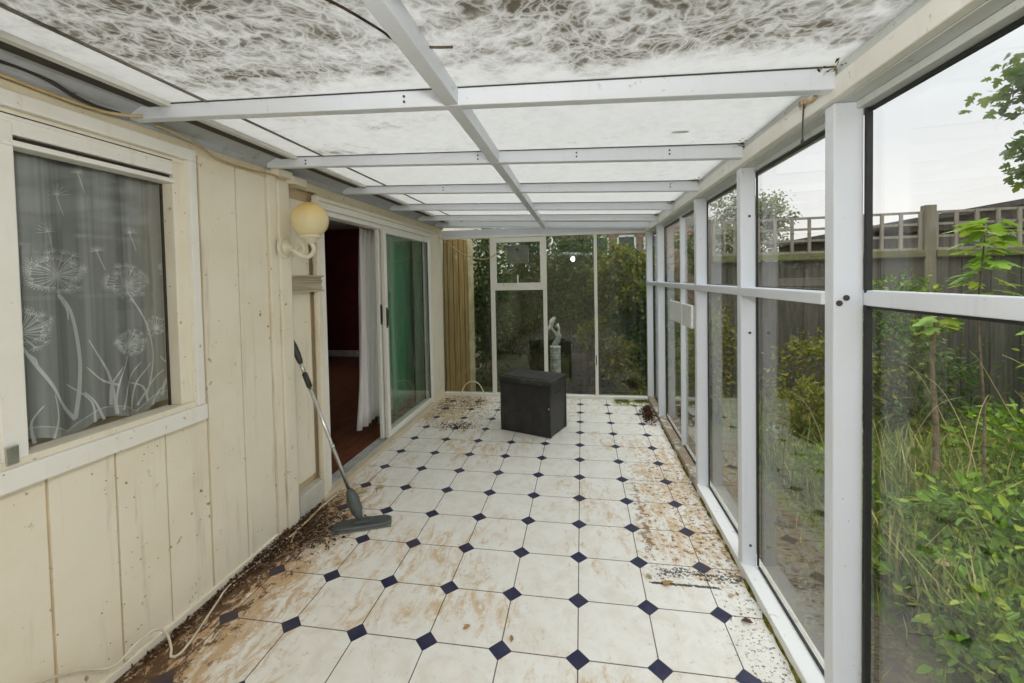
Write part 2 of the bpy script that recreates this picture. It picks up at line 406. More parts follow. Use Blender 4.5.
M['net'] = mat_cloth('net_curtain_mesh', (.72,.74,.73), .3, .56)
M['net_motif'] = mat_cloth('net_curtain_embroidery', (.95,.96,.96), .35, .92)
M['net_hem'] = mat_cloth('net_curtain_lace_hem', (.78,.80,.79), .3, .62)
M['white_curtain'] = mat_cloth('white_voile', (.82,.80,.78), .35)
M['green_curtain'] = mat_cloth('green_curtain_cloth', (.26,.64,.42), .3)

def mat_chest():
    m = NT('black_rattan_moulded_plastic'); p = m.coord()
    X, Y, Z = m.sep(p)
    w = m.math('MULTIPLY', m.math('SINE', m.math('MULTIPLY', X, 380)), .5)
    w2 = m.math('MULTIPLY', m.math('SINE', m.math('MULTIPLY', Y, 380)), .5)
    n = m.noise(9, 5, .65, p)
    c = m.mix(m.ramp(n, .4, .75), (.019,.018,.017), (.038,.036,.033))
    return m.done(m.bsdf(c, .45, 0, .45, m.math('ADD', m.math('ADD', w, w2), n), .25, .004))
M['chest'] = mat_chest()
M['chest_lid'] = plain('dusty_black_lid', (.042,.040,.038), .55, 0, .4, .35, 9, .1)
def mat_globe():
    m = NT('yellowed_opal_plastic'); X, Y, Z = m.sep(m.coord())
    c = m.mix(m.ramp(Z, -.04, .10), (.88,.79,.50), (.92,.68,.24))
    t = m.n('ShaderNodeBsdfTranslucent'); m.set(t.inputs['Color'], c)
    mx = m.n('ShaderNodeMixShader'); mx.inputs[0].default_value = .25
    m.t.links.new(m.bsdf(c, .2, 0, .5), mx.inputs[1]); m.t.links.new(t.outputs[0], mx.inputs[2])
    return m.done(mx.outputs[0])
M['globe'] = mat_globe()
M['lamp_cream'] = painted('lamp_cream_paint', (.72,.67,.52), (.2,.14,.07), .5, 9, .5, .4)
def mat_brick():
    m = NT('neighbour_brick'); p = m.coord()
    br = m.n('ShaderNodeTexBrick'); m.set(br.inputs['Vector'], m.mapping(p, (1,1,1)))
    X, Y, Z = m.sep(p); cb = m.n('ShaderNodeCombineXYZ'); m.set(cb.inputs[0], X); m.set(cb.inputs[1], Z)
    m.set(br.inputs['Vector'], cb.outputs[0])
    br.inputs['Scale'].default_value = 4.4
    m.set(br.inputs['Color1'], (.33,.20,.15)); m.set(br.inputs['Color2'], (.26,.15,.12)); m.set(br.inputs['Mortar'], (.36,.32,.28))
    return m.done(m.bsdf(br.outputs['Color'], .9))
M['brick'] = mat_brick()
M['stone'] = plain('old_white_stone', (.52,.53,.50), .8, 0, .3, .25, 14, .3)
M['barrel'] = plain('brown_barrel', (.055,.036,.024), .7, 0, .3, .3, 6)
M['roof_tile'] = plain('brown_roof_tiles', (.16,.10,.08), .9)
M['dark_glass'] = plain('dark_house_glass', (.05,.07,.075), .1, 0, .6)
M['moss'] = plain('green_moss', (.17,.16,.03), .95, 0, .1, .5, 40, .8)
M['plaster'] = painted('bare_plaster', (.58,.56,.50), (.2,.16,.1), 1.2, 12, .9, .8)

# ------------------------------------------------------------------ setting
Y0, Y1 = -3.3, 3.57           # near end, back glazing
XW, XG = -1.68, .865          # house wall face, side glazing
def struct(o, label=None, cat=None): 
    o['kind'] = 'structure'
    if label: o['label'] = label
    if cat: o['category'] = cat
    return o

struct(MB().box(-1.80, .775, Y0-.1, Y1+.03, -.06, 0).build('floor', M['floor']),
       'dirty white octagon tile floor with small blue diamond insets', 'floor')
struct(MB().box(-6.5, 12, Y1+.05, 26, -.30, -.16).box(.93, 12, -6, Y1+.05, -.30, -.16).build('ground', M['soil']),
       'dark weedy garden soil outside the glazing', 'ground')
struct(MB().box(.93, 1.36, -4, 3.3, -.16, -.135).build('garden_path', M['path']),
       'mossy brick path along the outside of the glazing', 'path')

# house wall: vertical planks round the window opening
OPN = (-1.50, .045, .90, 1.992)                              # window opening y0,y1,z0,z1
mb = MB()
gr = [-3.3, -3.1, -2.87, -2.64, -2.41, -2.18, -1.95, -1.72, -1.515, -1.31, -1.105, -.90, -.695, -.49, -.285, -.09, .115, .325, .535]
for a, b in zip(gr[:-1], gr[1:]):
    g = .0035
    j = random.uniform(-.0025, .0015)
    ya, yb = a+g, b-g
    def plank(y0, y1, z0, z1): mb.box(XW-.02, XW+j, y0, y1, z0, z1)
    if yb <= OPN[0] or ya >= OPN[1]: plank(ya, yb, .02, 2.06)
    else:
        plank(ya, yb, .02, OPN[2]); plank(ya, yb, OPN[3], 2.06)
        if ya < OPN[0]: plank(ya, OPN[0], OPN[2], OPN[3])
        if yb > OPN[1]: plank(OPN[1], yb, OPN[2], OPN[3])
# solid wall behind the planks, with window and door openings
bk = MB()
x0, x1 = -1.92, XW-.0075
bk.box(x0, x1, Y0, OPN[0], -.1, 2.7).box(x0, x1, OPN[0], OPN[1], -.1, OPN[2]).box(x0, x1, OPN[0], OPN[1], OPN[3], 2.7)
bk.box(x0, x1, OPN[1], .70, -.1, 2.7).box(x0, -1.725, .70, 1.05, -.1, 2.7).box(x0, x1, 1.05, 3.10, 1.985, 2.7)
wl = mb.build('wall_left', M['cream_paint'], None, False, .0015)
struct(wl, 'cream vertical plank cladding on the house wall', 'wall')
bk.build('wall_core', M['groove'], wl)
# header strip above the planks with flaking paint
hd = MB()
N = 26
for i in range(N):
    a = Y0 + (1.0-Y0)*i/N; b = Y0 + (1.0-Y0)*(i+1)/N
    hd.hexa([(XW-.02,a,2.03),(XW+.010,a,2.03),(XW+.010,b,2.03),(XW-.02,b,2.03)],
            [(XW-.02,a,2.088),(XW+.002+random.uniform(0,.006),a,2.088),(XW+.002+random.uniform(0,.006),b,2.088),(XW-.02,b,2.088)])
hd.box(XW-.02, XW+.004, 1.0, 3.57, 1.995, 2.09)
hd.build('header_board', M['cream_old'], wl)
# wall beyond the door: rendered corner column
mb = MB()
mb.box(-1.92, XW, 3.14, Y1, -.1, 2.09).box(-1.93, -1.80, Y1, 6.15, -.3, 2.7).box(-1.93, -1.70, 3.14, Y1, 2.09, 2.7)
colm = mb.build('wall_corner', M['cream_paint'], wl, False, .03)

# pilaster boards between planks and the door recess
t1 = MB().box(XW-.02, XW+.016, .538, .597, .02, 2.07).build('trim_1', M['cream_paint'], None, False, .003)
struct(t1, 'narrow cream cover board beside the plank cladding', 'trim')
t2 = MB().box(-1.725, XW+.030, .600, .690, .02, 2.03).build('trim_2', M['cream_paint'], None, False, .004)
struct(t2, 'wide cream pilaster board carrying the globe lamp', 'trim')
t3 = MB().box(-1.727, -1.705, .90, .935, .20, 1.96).box(-1.727, -1.700, .72, .90, .20, 1.96).build('trim_3', M['cream_paint'], None, False, .003)
struct(t3, 'recessed cream panel left of the door frame', 'trim')
b1 = MB().box(XW-.004, XW+.012, Y0, .535, 0, .035).build('baseboard_left', M['cream_paint'], None, False, .004)
struct(b1, 'thin cream skirting strip at the foot of the planks', 'baseboard')
t4 = MB().box(-1.727, -1.665, .72, 1.0, 0, .145).build('trim_4', M['plaster'], None, False, .006)
struct(t4, 'crumbling plaster plinth at the foot of the recessed panel', 'trim')
# two timber blocks under the second beam
t5 = MB().box(XW-.02, -1.62, .565, .685, 2.050, 2.088).box(-1.727, -1.62, .690, .815, 2.028, 2.072).build('trim_5', M['cream_paint'], None, False, .002)
struct(t5, 'two small cream timber blocks under the second roof beam', 'trim')

# rooms inside the house
struct(MB().box(-5.2, -1.77, .72, 6.0, -.06, .012).build('floor_inner', M['inner_floor']), 'red brown floor of the dark room behind the door', 'floor')
struct(MB().box(-5.3, -5.2, .62, 2.0, -.06, 2.45).box(-5.3, -5.2, 4.2, 6.1, -.06, 2.45).box(-5.3, -5.2, 2.0, 4.2, -.06, .9).box(-5.3, -5.2, 2.0, 4.2, 2.1, 2.45).box(-5.3, -1.92, 6.0, 6.1, -.06, 2.45).box(-5.3, -1.925, .66, .72, -.06, 2.45).box(-1.92, -1.90, 3.14, 6.0, -.06, 2.45)  # opening out of view added in the far wall to light this room
       .build('wall_inner', M['red_wall']), 'dark red walls of the room behind the door', 'wall')
struct(MB().box(-5.2, -5.18, .72, 6.0, .012, .13).box(-5.2, -1.92, 5.98, 6.0, .012, .13).build('baseboard_inner', M['cream_room']), 'pale skirting in the dark red room', 'baseboard')
struct(MB().box(-5.3, -5.2, -3.4, .62, -.06, 2.45).box(-5.3, -1.92, -3.5, -3.4, -.06, 2.45).box(-5.3, -1.92, .60, .655, -.06, 2.45).box(-5.3, -1.92, -3.4, .62, -.06, 0)
       .build('wall_bedroom', M['grey_room']), 'dim grey walls of the room behind the net curtain', 'wall')
struct(MB().box(-5.4, -1.92, -3.5, 6.2, 2.45, 2.55).build('ceiling_inner', M['cream_room']), 'ceiling of the rooms inside the house', 'ceiling')
# near end wall, unseen behind the photographer, put in to bounce light
struct(MB().box(-1.9, .95, Y0-.12, Y0-.02, 0, 2.3).build('wall_front', M['cream_paint']), 'unseen cream end wall facing the glazed end', 'wall')

# ------------------------------------------------------------------ roof
def rz(x): return 2.071 - .0375*x                       # underside of the sheets
cl = empty('ceiling', (0, .8, 2.05)); struct(cl, 'lean-to roof of dirty translucent sheets on white metal beams', 'ceiling')
RY = [-3.08, -2.36, -1.64, -.92, -.20, .52, 1.27, 2.03, 2.72, 3.24]
XP = -.385                                                  # long middle bar
edges = [Y0] + RY[1:] + [3.62]
for i in range(len(edges)-1):
    for xa, xb in ((-1.47, XP), (XP, .84)):
        a, b = edges[i]+.004, edges[i+1]-.004
        MB().hexa([(xa+.003,a,rz(xa)+.001),(xb-.003,a,rz(xb)+.001),(xb-.003,b,rz(xb)+.001),(xa+.003,b,rz(xa)+.001)],
                  [(xa+.003,a,rz(xa)+.005),(xb-.003,a,rz(xb)+.005),(xb-.003,b,rz(xb)+.005),(xa+.003,b,rz(xa)+.005)]).build('roof_sheet', M['roof'], cl)
def beam(y, w=.042, h=.062):
    xa, xb = -1.655, .772
    q = []
    for x in (xa, xb):
        hh = h*(.85 if x < 0 else 1.05)
        q.append([(x,y,rz(x)-hh),(x,y+w,rz(x)-hh),(x,y+w,rz(x)),(x,y,rz(x))])
    b = MB(); b.add(q[0]+q[1], [(0,1,2,3),(7,6,5,4),(0,4,5,1),(1,5,6,2),(2,6,7,3),(3,7,4,0)])
    o = b.build('rafter', M['white_alu'], cl, False, .003)
    s = MB().hexa([(xa,y-.003,rz(xa)-.004),(xb,y-.003,rz(xb)-.004),(xb,y+.001,rz(xb)-.004),(xa,y+.001,rz(xa)-.004)],
                  [(xa,y-.003,rz(xa)),(xb,y-.003,rz(xb)),(xb,y+.001,rz(xb)),(xa,y+.001,rz(xa))])
    s.build('sealing_strip', M['dark_gap'], o)
for y in RY: beam(y)
beam(3.50, .05, .05)
MB().box(XP-.024, XP+.024, Y0, 3.53, rz(XP)-.058, rz(XP)-.001).build('purlin', M['white_alu'], cl, False, .003)
# small screws on the second and nearer beams
sc = MB()
for y, xs in ((.52, (-1.42, -.47, .02, .45)), (1.27, (-.9, .6)), (-.20, (-.55,))):
    for x in xs:
        for dz in (.022, .040):
            sc.tube([(x, y-.004, rz(x)-dz), (x, y+.002, rz(x)-dz)], .0042, 8)
sc.build('screw', M['dark_steel'], cl)
# strips beside the house wall
MB().box(-1.322, -1.310, Y0, 3.5, rz(-1.31)-.005, rz(-1.31)+.0005).build('seam_strip', plain('grimy_seam', (.20,.18,.15), .8), cl)
MB().box(-1.495, -1.468, Y0, 3.5, rz(-1.48)-.016, rz(-1.48)+.004).build('glazing_bar', M['bar_pale'], cl)
MB().box(-1.565, -1.495, Y0, 3.5, rz(-1.53)-.010, rz(-1.53)+.004).build('gap_shade_strip', M['dark_gap'], cl)  # solid dark strip, the gap's shade is put into its colour
fl = MB(); N = 40
prev = None
for i in range(N+1):
    y = Y0 + (3.57-Y0)*i/N
    j = .003*math.sin(i*.9)
    row = [(-1.555, y, 2.126), (-1.60, y, 2.130+j*.5), (-1.655, y, 2.102+j*.5), (-1.672, y, 2.078+j*.5)]
    if prev: fl.add(prev+row, [(0,1,5,4),(1,2,6,5),(2,3,7,6)])
    prev = row
flo = fl.build('flashing', M['flashing'], cl, False)
so = flo.modifiers.new('thick', 'SOLIDIFY'); so.thickness = .004; so.offset = 1
MB().box(-1.93, -1.56, Y0, 3.62, 2.145, 2.175).build('roof_upstand', M['flashing'], cl)
# moss and leaf bits caught along the eave
ms = MB()
for _ in range(150):
    y = random.choice([1.27, 2.03, 2.72, 2.0, .52, -.2, 2.72]) + random.gauss(-.02, .045); x = .745 + random.gauss(0, .014)
    d = Vector((random.gauss(0,1), random.gauss(0,1), random.gauss(0,.5)))
    ms.leaf((x, y, rz(x)-.010+random.uniform(-.012,.006)), d, (0,0,1), random.uniform(.008,.02), .008)
ms.build('moss', M['moss'], cl)['kind'] = 'stuff'

# ------------------------------------------------------------------ side glazing (right)
wr = empty('wall_right', (.83, .8, 0)); struct(wr, 'white metal framed glazed side wall on a low sill', 'wall')
PY = [-3.25, -2.49, -1.72, -.94, -.165, .600, 1.403, 2.86, 3.575]
for y in PY:
    MB().box(.785, .866 if y < .5 else .853, y, y+.05, .03, 1.95).build('post', M['white_alu'], wr, False, .004)
MB().hexa([(.775,Y0,-.02),(.8645,Y0,-.02),(.8645,3.62,-.02),(.775,3.62,-.02)],
          [(.778,Y0,.040),(.8645,Y0,.028),(.8645,3.62,.028),(.778,3.62,.040)]).build('window_sill', M['sill'], wr, False, .004)
MB().box(.865, .892, Y0, -.12, -.02, .024).build('sill_nosing', M['sill'], wr, False, .002)
MB().box(.871, .925, Y0, 3.62, -.28, -.03).build('footing', M['plaster'], wr)
MB().box(.768, .80, Y0, 3.60, 1.952, 2.014).build('eave_board', M['eave_cream'], wr, False, .004)
MB().box(.776, .86, Y0, 3.60, 2.014, 2.082).build('eave_upstand', M['eave_grey'], wr, False, .002)
MB().box(.80, .90, Y0, 3.60, 1.950, 2.02).build('eave_soffit', M['eave_grey'], wr, False, .002)
MB().box(.845, .905, Y0, 3.60, 1.928, 1.949).build('head_rail', M['eave_grey'], wr, False, .002)
MB().box(.776, .862, -.116, 3.56, 1.345, 1.383).build('transom', M['white_alu'], wr, False, .004)
MB().box(.867, .905, Y0, -.150, 1.344, 1.390).build('transom', M['white_alu'], wr, False, .004)
for i in range(len(PY)-1):
    a, b = PY[i]+.05, PY[i+1]
    w = empty('window_%d' % (i+2), (.865, (a+b)/2, .05))
    struct(w, 'glazed bay %s of the side wall' % ['touching the cream end wall','second from the cream end wall','third from the cream end wall','right of the thickest post','just past the thickest post','beside the mould speckled tiles','with the sliding pair and centre stile','in the far corner'][i], 'window')
    q = 0 if i < 4 else -.022
    MB().box(.886+q, .890+q, a, b, 1.383, 1.93).build('pane', M['glass'], w)
    MB().box(.886+q, .890+q, a, b, .03, 1.346).build('pane', M['glass'], w)
    g = MB()
    for z0, z1 in ((1.383, 1.926), (.034, 1.346)):
        t = .012
        g.box(.870+q, .885+q, a, a+t, z0, z1).box(.8665 if q == 0 else .8535, .8825 if q == 0 else .8625, b-(t if q == 0 else .005), b, z0, z1).box(.876+q, .885+q, a+t, b-t, z0-.008, z0+.004).box(.874+q, .885+q, a+t, b-t, z1-.010, z1)
    g.build('gasket', M['gasket'], w)
    if i == 6:
        MB().box(.838, .875, 2.10, 2.122, .03, 1.93).build('centre_stile', M['white_alu'], w, False, .003)
        MB().box(.854, .863, 2.122, 2.138, .03, 1.93).build('gasket', M['gasket'], w)
        MB().box(.835, .870, a, a+.03, .03, 1.93).build('side_stile', M['white_alu'], w, False, .003)
# bolt heads and holes on the posts
bo = MB()
for y, zs in ((.600, (.13, 1.165, 1.72)),):
    for z in zs: bo.tube([(.825, y-.003, z), (.825, y+.002, z)], .0062, 10)
for dy, z in ((0, 1.352), (.012, 1.368)): bo.tube([(.80+dy*1.6, -.168, z), (.80+dy*1.6, -.163, z)], .009, 10)
bo.build('bolt_head', M['dark_steel'], wr)
o = MB().box(.845, .8625, 1.80, 2.58, 1.04, 1.215).build('plastic_panel', M['white_plastic'], None, False, .006)
tag(o, 'white plastic panel fixed on the glass of the sliding pair of the side glazing', 'panel')
# green moss line along the sill foot
mo = MB()
for i in range(60):
    y = random.uniform(-.9, 3.45); 
    w = random.uniform(.003, .008); L = random.uniform(.03, .16)
    n = 5
    vs = []; fs = []
    for k in range(n+1):
        yy = y + L*k/n; r = w*math.sin(PI*(k+.15)/(n+.3))
        vs += [(.7755, yy, 0), (.7755, yy, .004+r*1.3), (.7755-r*1.6-.002, yy, 0)]
    for k in range(n):
        b = k*3; fs += [(b+1,b+4,b+5,b+2)]
    mo.add(vs, fs)
tag(mo.build('moss', M['moss'], None, True), 'thin line of green moss along the foot of the sill', 'moss', None, 'stuff')

# ------------------------------------------------------------------ end glazing (back)
wb = empty('wall_back', (-.3, Y1, 0)); struct(wb, 'white framed glazed end wall of four tall lights', 'wall')
MX = [(-1.07, -1.02), (-.425, -.38), (.182, .218), (.785, .83)]
for a, b in MX[:3]:
    MB().box(a, b, Y1-.02, Y1+.035, .03, 1.948).build('mullion', M['white_frame'], wb, False, .004)
MB().box(-1.69, .83, Y1-.05, Y1+.04, -.02, .034).build('window_sill', M['white_frame'], wb, False, .004)
MB().box(-1.69, .83, Y1-.025, Y1+.035, 1.948, 1.976).build('head_rail', M['white_frame'], wb, False, .004)
MB().box(-1.69, .80, Y1+.0, Y1+.05, 1.976, 2.06).build('head_board', M['white_alu'], wb, False, .004)
LX = [(-1.69, -1.07), (-1.02, -.425), (-.38, .182), (.218, .785)]
for i, (a, b) in enumerate(LX):
    w = empty('window_%d' % (i+10), ((a+b)/2, Y1, .05))
    struct(w, ['narrow end light beside the tan boards','end light with the small opening vent on top','tall end light behind the black chest','tall end light next to the side glazing'][i], 'window')
    if i == 1:
        MB().box(a, b, Y1-.02, Y1+.03, 1.305, 1.378).build('transom', M['white_frame'], w, False, .004)
        sh = MB(); f = .028
        z0, z1 = 1.378, 1.918
        sh.box(a, a+f, Y1-.03, Y1+.01, z0+.016, z1-.03).box(b-f, b, Y1-.03, Y1+.01, z0+.016, z1-.03).box(a, b, Y1-.03, Y1+.01, z1-.03, z1+.024).box(a, b, Y1-.03, Y1+.01, z0, z0+.016)
        vs = sh.build('vent_sash', M['white_frame'], w, False, .003)
        MB().box(a+f, b-f, Y1-.006, Y1-.002, z0+.016, z1-.03).build('pane', M['glass_back'], vs)
        MB().tube([(-.725, Y1-.045, 1.37), (-.725, Y1-.05, 1.43), (-.725, Y1-.045, 1.49)], .008, 8).box(-.745, -.705, Y1-.048, Y1-.03, 1.375, 1.392).build('window_stay', M['white_plastic'], vs)
        MB().box(a, b, Y1-.002, Y1+.002, .034, 1.305).build('pane', M['glass_back'], w)
    else:
        MB().box(a, b, Y1-.002, Y1+.002, .034, 1.948).build('pane', M['glass_back'], w)
MB().tube([(.196, Y1-.022, .40), (.196, Y1-.034, .46), (.196, Y1-.022, .52)], .006, 6).build('latch', M['dark_steel'], wb)

# vent unit fitted in the little opening light
vt = empty('ventilator', (-.78, Y1, 1.75)); tag(vt, 'square grey slatted ventilator in the opening end light', 'ventilator')
f = MB(); xa, xb, za, zb = -.875, -.60, 1.635, 1.850; y0, y1 = Y1+.004, Y1+.05
f.box(xa, xb, y0, y1, zb-.018, zb).box(xa, xb, y0, y1, za, za+.018).box(xa, xa+.018, y0, y1, za, zb).box(xb-.018, xb, y0, y1, za, zb)
f.build('frame', plain('vent_grey_frame', (.40,.40,.37), .5), vt, False, .003)
lv = MB()
for k in range(9):
    z = za+.03+k*.0195
    lv.hexa([(xa+.018,y0+.008,z),(xb-.018,y0+.008,z),(xb-.018,y0+.012,z+.014),(xa+.018,y0+.012,z+.014)],
            [(xa+.018,y0+.008,z+.004),(xb-.018,y0+.008,z+.004),(xb-.018,y0+.012,z+.019),(xa+.018,y0+.012,z+.019)])
lv.build('louvre', plain('vent_grey_slats', (.36,.36,.34), .5), vt)
MB().box(xa+.018, xb-.018, y1-.008, y1, za+.018, zb-.018).build('back_panel', plain('vent_grey_back', (.27,.27,.255), .6), vt)
MB().tube([(-.735, y0-.002, 1.80), (-.735, y0+.012, 1.80)], .014, 12).build('knob', M['black_plastic'], vt)

# ------------------------------------------------------------------ house window
w1 = empty('window_1', (XW, -.7, .9)); struct(w1, 'white timber house window with a net curtain behind', 'window')
ar = MB(); xo = XW+.028
ya, yb, za, zb = OPN
ar.box(XW-.01, xo, yb-.002, yb+.036, za+.008, zb).box(XW-.01, xo, ya-.05, ya, za+.008, zb)
ar.box(XW-.01, xo, ya-.05, yb+.036, zb, zb+.05).box(XW-.01, xo+.01, ya-.05, yb+.036, za-.060, za+.008)
ar.build('architrave', M['white_frame'], w1, False, .004)
fr = MB(); x0, x1 = XW-.07, XW+.004
fr.box(x0, x1, yb-.060, yb, za+.028, zb-.020).box(x0, x1, ya, ya+.06, za+.028, zb-.020).box(x0, x1, ya, yb, zb-.020, zb).box(x0, x1+.012, ya, yb, za, za+.028)
fr.box(x0, x1, -.66, -.60, za+.028, zb-.020)
fr.build('window_frame', M['cream_paint'], w1, False, .004)
for (a, b, wd) in ((-.60, yb-.060, .062), (ya+.06, -.66, .062)):
    v = MB().box(XW-.045, XW+.010, a+.008, b-.002, 1.914, 1.966).box(XW-.045, XW+.016, a+.008, b-.002, 1.960, 1.972).build('vent_sash', M['white_frame'], w1, False, .004)
    MB().box(XW-.045, XW+.020, a+.003, b, 1.878, 1.896).build('glazing_bar', M['white_frame'], w1, False, .003)
    MB().box(XW-.04, XW+.0055, a, b, 1.971, 1.978).build('vent_gap_shade', M['dark_gap'], w1)  # dark bar standing in for the shaded gap above the sash
    MB().box(XW-.06, XW-.012, a, b, 1.896, 1.915).build('vent_gap_shade', M['dark_gap'], w1)  # dark bar drawn in for the shade below the sash
    MB().box(XW-.060, XW-.056, a, b, za+.025, 1.884).build('pane', M['glass'], w1)
# hinge side stile on the left of the glass with its stay plate
MB().box(XW-.05, XW+.013, -.600, -.537, .905, 1.952).build('casement_stile', M['white_frame'], w1, False, .004)
MB().box(XW+.012, XW+.022, -.596, -.566, .915, .972).build('hinge_plate', M['steel'], w1, False, .003)
MB().box(XW-.056, XW-.048, -.023, -.015, .925, 1.878).build('putty_line', M['dark_gap'], w1)

# net curtain
xc = -1.768
def wave(y): return .012*math.sin(y*26+.6) + .007*math.sin(y*57)
def hem(y):
    return .895 + .052*abs(math.sin((y+.36)*PI/.235))
nc = empty('net_curtain', (xc, -.25, .9)); tag(nc, 'grey net curtain with white dandelion embroidery behind the house window', 'curtain')
def sheet(y0, y1, z_lo, z_hi, nx, nz, fx):
    mb = MB(); vs = []; fs = []
    for i in range(nx+1):
        y = y0+(y1-y0)*i/nx
        for k in range(nz+1):
            a, b = z_lo(y), z_hi(y); vs.append((fx(y), y, a+(b-a)*k/nz))
    for i in range(nx):
        for k in range(nz):
            q = i*(nz+1)+k; fs.append((q, q+nz+1, q+nz+2, q+1))
    return mb.add(vs, fs)
sheet(-.63, .043, lambda y: hem(y)+.040, lambda y: 1.95, 90, 2, lambda y: xc+wave(y)).build('mesh', M['net'], nc, True)
sheet(-.63, .043, hem, lambda y: hem(y)+.040, 90, 1, lambda y: xc+wave(y)).build('lace_hem', M['net_hem'], nc, True)
sheet(-1.55, -.68, lambda y: hem(y), lambda y: 1.95, 90, 2, lambda y: xc+wave(y)).build('mesh', M['net'], nc, True)
em = MB()
def ribbon(pts, w0, w1=None):
    w1 = w0 if w1 is None else w1
    P = smooth_path([(0, y, z) for y, z in pts], 6); n = len(P)
    vs = []; fs = []
    for i, p in enumerate(P):
        t = (P[min(i+1, n-1)] - P[max(i-1, 0)]).normalized(); s = Vector((0, -t.z, t.y))
        w = (w0+(w1-w0)*i/(n-1))*.5
        for q in (p+s*w, p-s*w): vs.append((xc+wave(q.y)+.004, q.y, q.z))
    for i in range(n-1): fs.append((2*i, 2*i+1, 2*i+3, 2*i+2))
    em.add(vs, fs)
def head(cy, cz, r, squash=.8, n=40):
    for k in range(n):
        a = 2*PI*k/n + random.uniform(-.08,.08); rr = r*random.uniform(.55, 1.0)
        e = (cy+rr*math.cos(a), cz+rr*squash*math.sin(a))
        b = (cy+r*.14*math.cos(a), cz-.12*r+r*.14*math.sin(a))
        ribbon([b, e], .0022, .0018)
        for q in range(5):
            aa = a + (q-2)*.55
            ribbon([e, (e[0]+r*.22*math.cos(aa), e[1]+r*.2*math.sin(aa))], .0017, .0010)
    for k in range(12):
        a = 2*PI*k/12
        ribbon([(cy, cz-.12*r), (cy+r*.15*math.cos(a), cz-.12*r+r*.15*math.sin(a))], .007, .003)
head(-.375, 1.50, .092); ribbon([(-.372,1.43),(-.335,1.36),(-.318,1.20),(-.322,1.08),(-.335,.975)], .007, .012); ribbon([(-.372,1.42),(-.345,1.37),(-.342,1.33)], .009, .003)
head(-.145, 1.46, .085); ribbon([(-.145,1.43),(-.10,1.35),(-.058,1.24),(-.048,1.12),(-.085,.985)], .006, .007)
head(-.150, 1.215, .068); ribbon([(-.150,1.18),(-.195,1.10),(-.215,1.02),(-.215,.95)], .005, .006)
head(-.485, 1.31, .082); ribbon([(-.49,1.27),(-.44,1.16),(-.385,1.05),(-.335,.968)], .008, .012); ribbon([(-.49,1.25),(-.455,1.21),(-.45,1.18)], .007, .002)
head(-.03, 1.27, .05, .8, 22); head(.03, 1.52, .045, .8, 18)
for cy, cz, r in ((-.405,1.635,.035),(-.36,1.77,.04),(-.12,1.66,.028),(-.25,1.58,.02),(.02,1.66,.03),(-.19,1.52,.018),(-.30,1.86,.02)):
    for k in range(9):
        a = PI*(k/8.0)+.2; ribbon([(cy,cz),(cy+r*math.cos(a),cz+r*math.sin(a))], .0022, .0015)
    ribbon([(cy,cz),(cy+.02,cz-.07)], .003, .002)
for bl in ([(-.29,1.25),(-.235,1.12),(-.215,.95)],[(-.30,1.15),(-.25,1.09),(-.205,1.06)],[(-.31,1.06),(-.275,1.01),(-.25,.94)],
           [(-.10,1.13),(-.16,1.06),(-.195,.96)],[(-.06,1.12),(-.12,1.05),(-.15,.95)],[(-.01,1.08),(-.075,1.02),(-.12,.955)],
           [(.02,1.05),(-.03,.99),(-.06,.94)],[(-.44,1.05),(-.47,1.0),(-.465,.93)],[(-.41,1.08),(-.40,1.0),(-.42,.93)],
           [(-.355,1.10),(-.29,1.02),(-.28,.94)],[(.05,1.12),(.0,1.05),(-.02,.97)],[(-.19,1.13),(-.225,1.07),(-.23,.99)],
           [(-.02,1.14),(.02,1.06),(.03,.96)],[(-.53,1.09),(-.50,1.0),(-.49,.93)],[(-.16,1.06),(-.10,1.03),(-.08,.96)]):
    ribbon(bl, .003, .010)
for y in [x*.006-.62 for x in range(118)]:
    ribbon([(y, hem(y)+.036), (y+.003, hem(y+.003)+.040)], .004)
em.build('embroidery', M['net_motif'], nc)

# ------------------------------------------------------------------ sliding door
d1 = empty('door_1', (-1.70, 2.1, 0)); struct(d1, 'white sliding patio door standing half open', 'door')
fr = MB(); xa, xb = -1.79, XW+.006
fr.box(xa, xb, 1.00, 1.055, .02, 1.940).box(xa, xb-.012, 1.055, 1.085, .02, 1.905).box(xa, xb, 3.10, 3.15, .02, 1.940).box(xa, xb, 1.00, 3.15, 1.940, 1.985)
fr.box(xa, xb-.022, 1.055, 3.10, 1.905, 1.940)
fr.build('door_frame', M['white_frame'], d1, False, .004)
MB().box(XW-.01, XW+.022, .955, 1.0, .02, 1.985).box(XW-.01, XW+.022, .955, 3.20, 1.985, 2.012).build('architrave', M['cream_paint'], d1, False, .003)
tr = MB()
for x in (-1.785, -1.757, -1.730, -1.704): tr.box(x, x+.006, 1.06, 3.10, .014, .040)
tr.box(-1.79, -1.695, 1.06, 3.10, 0, .018).build('track', plain('grey_track', (.50,.50,.47), .5), d1, False, .001)
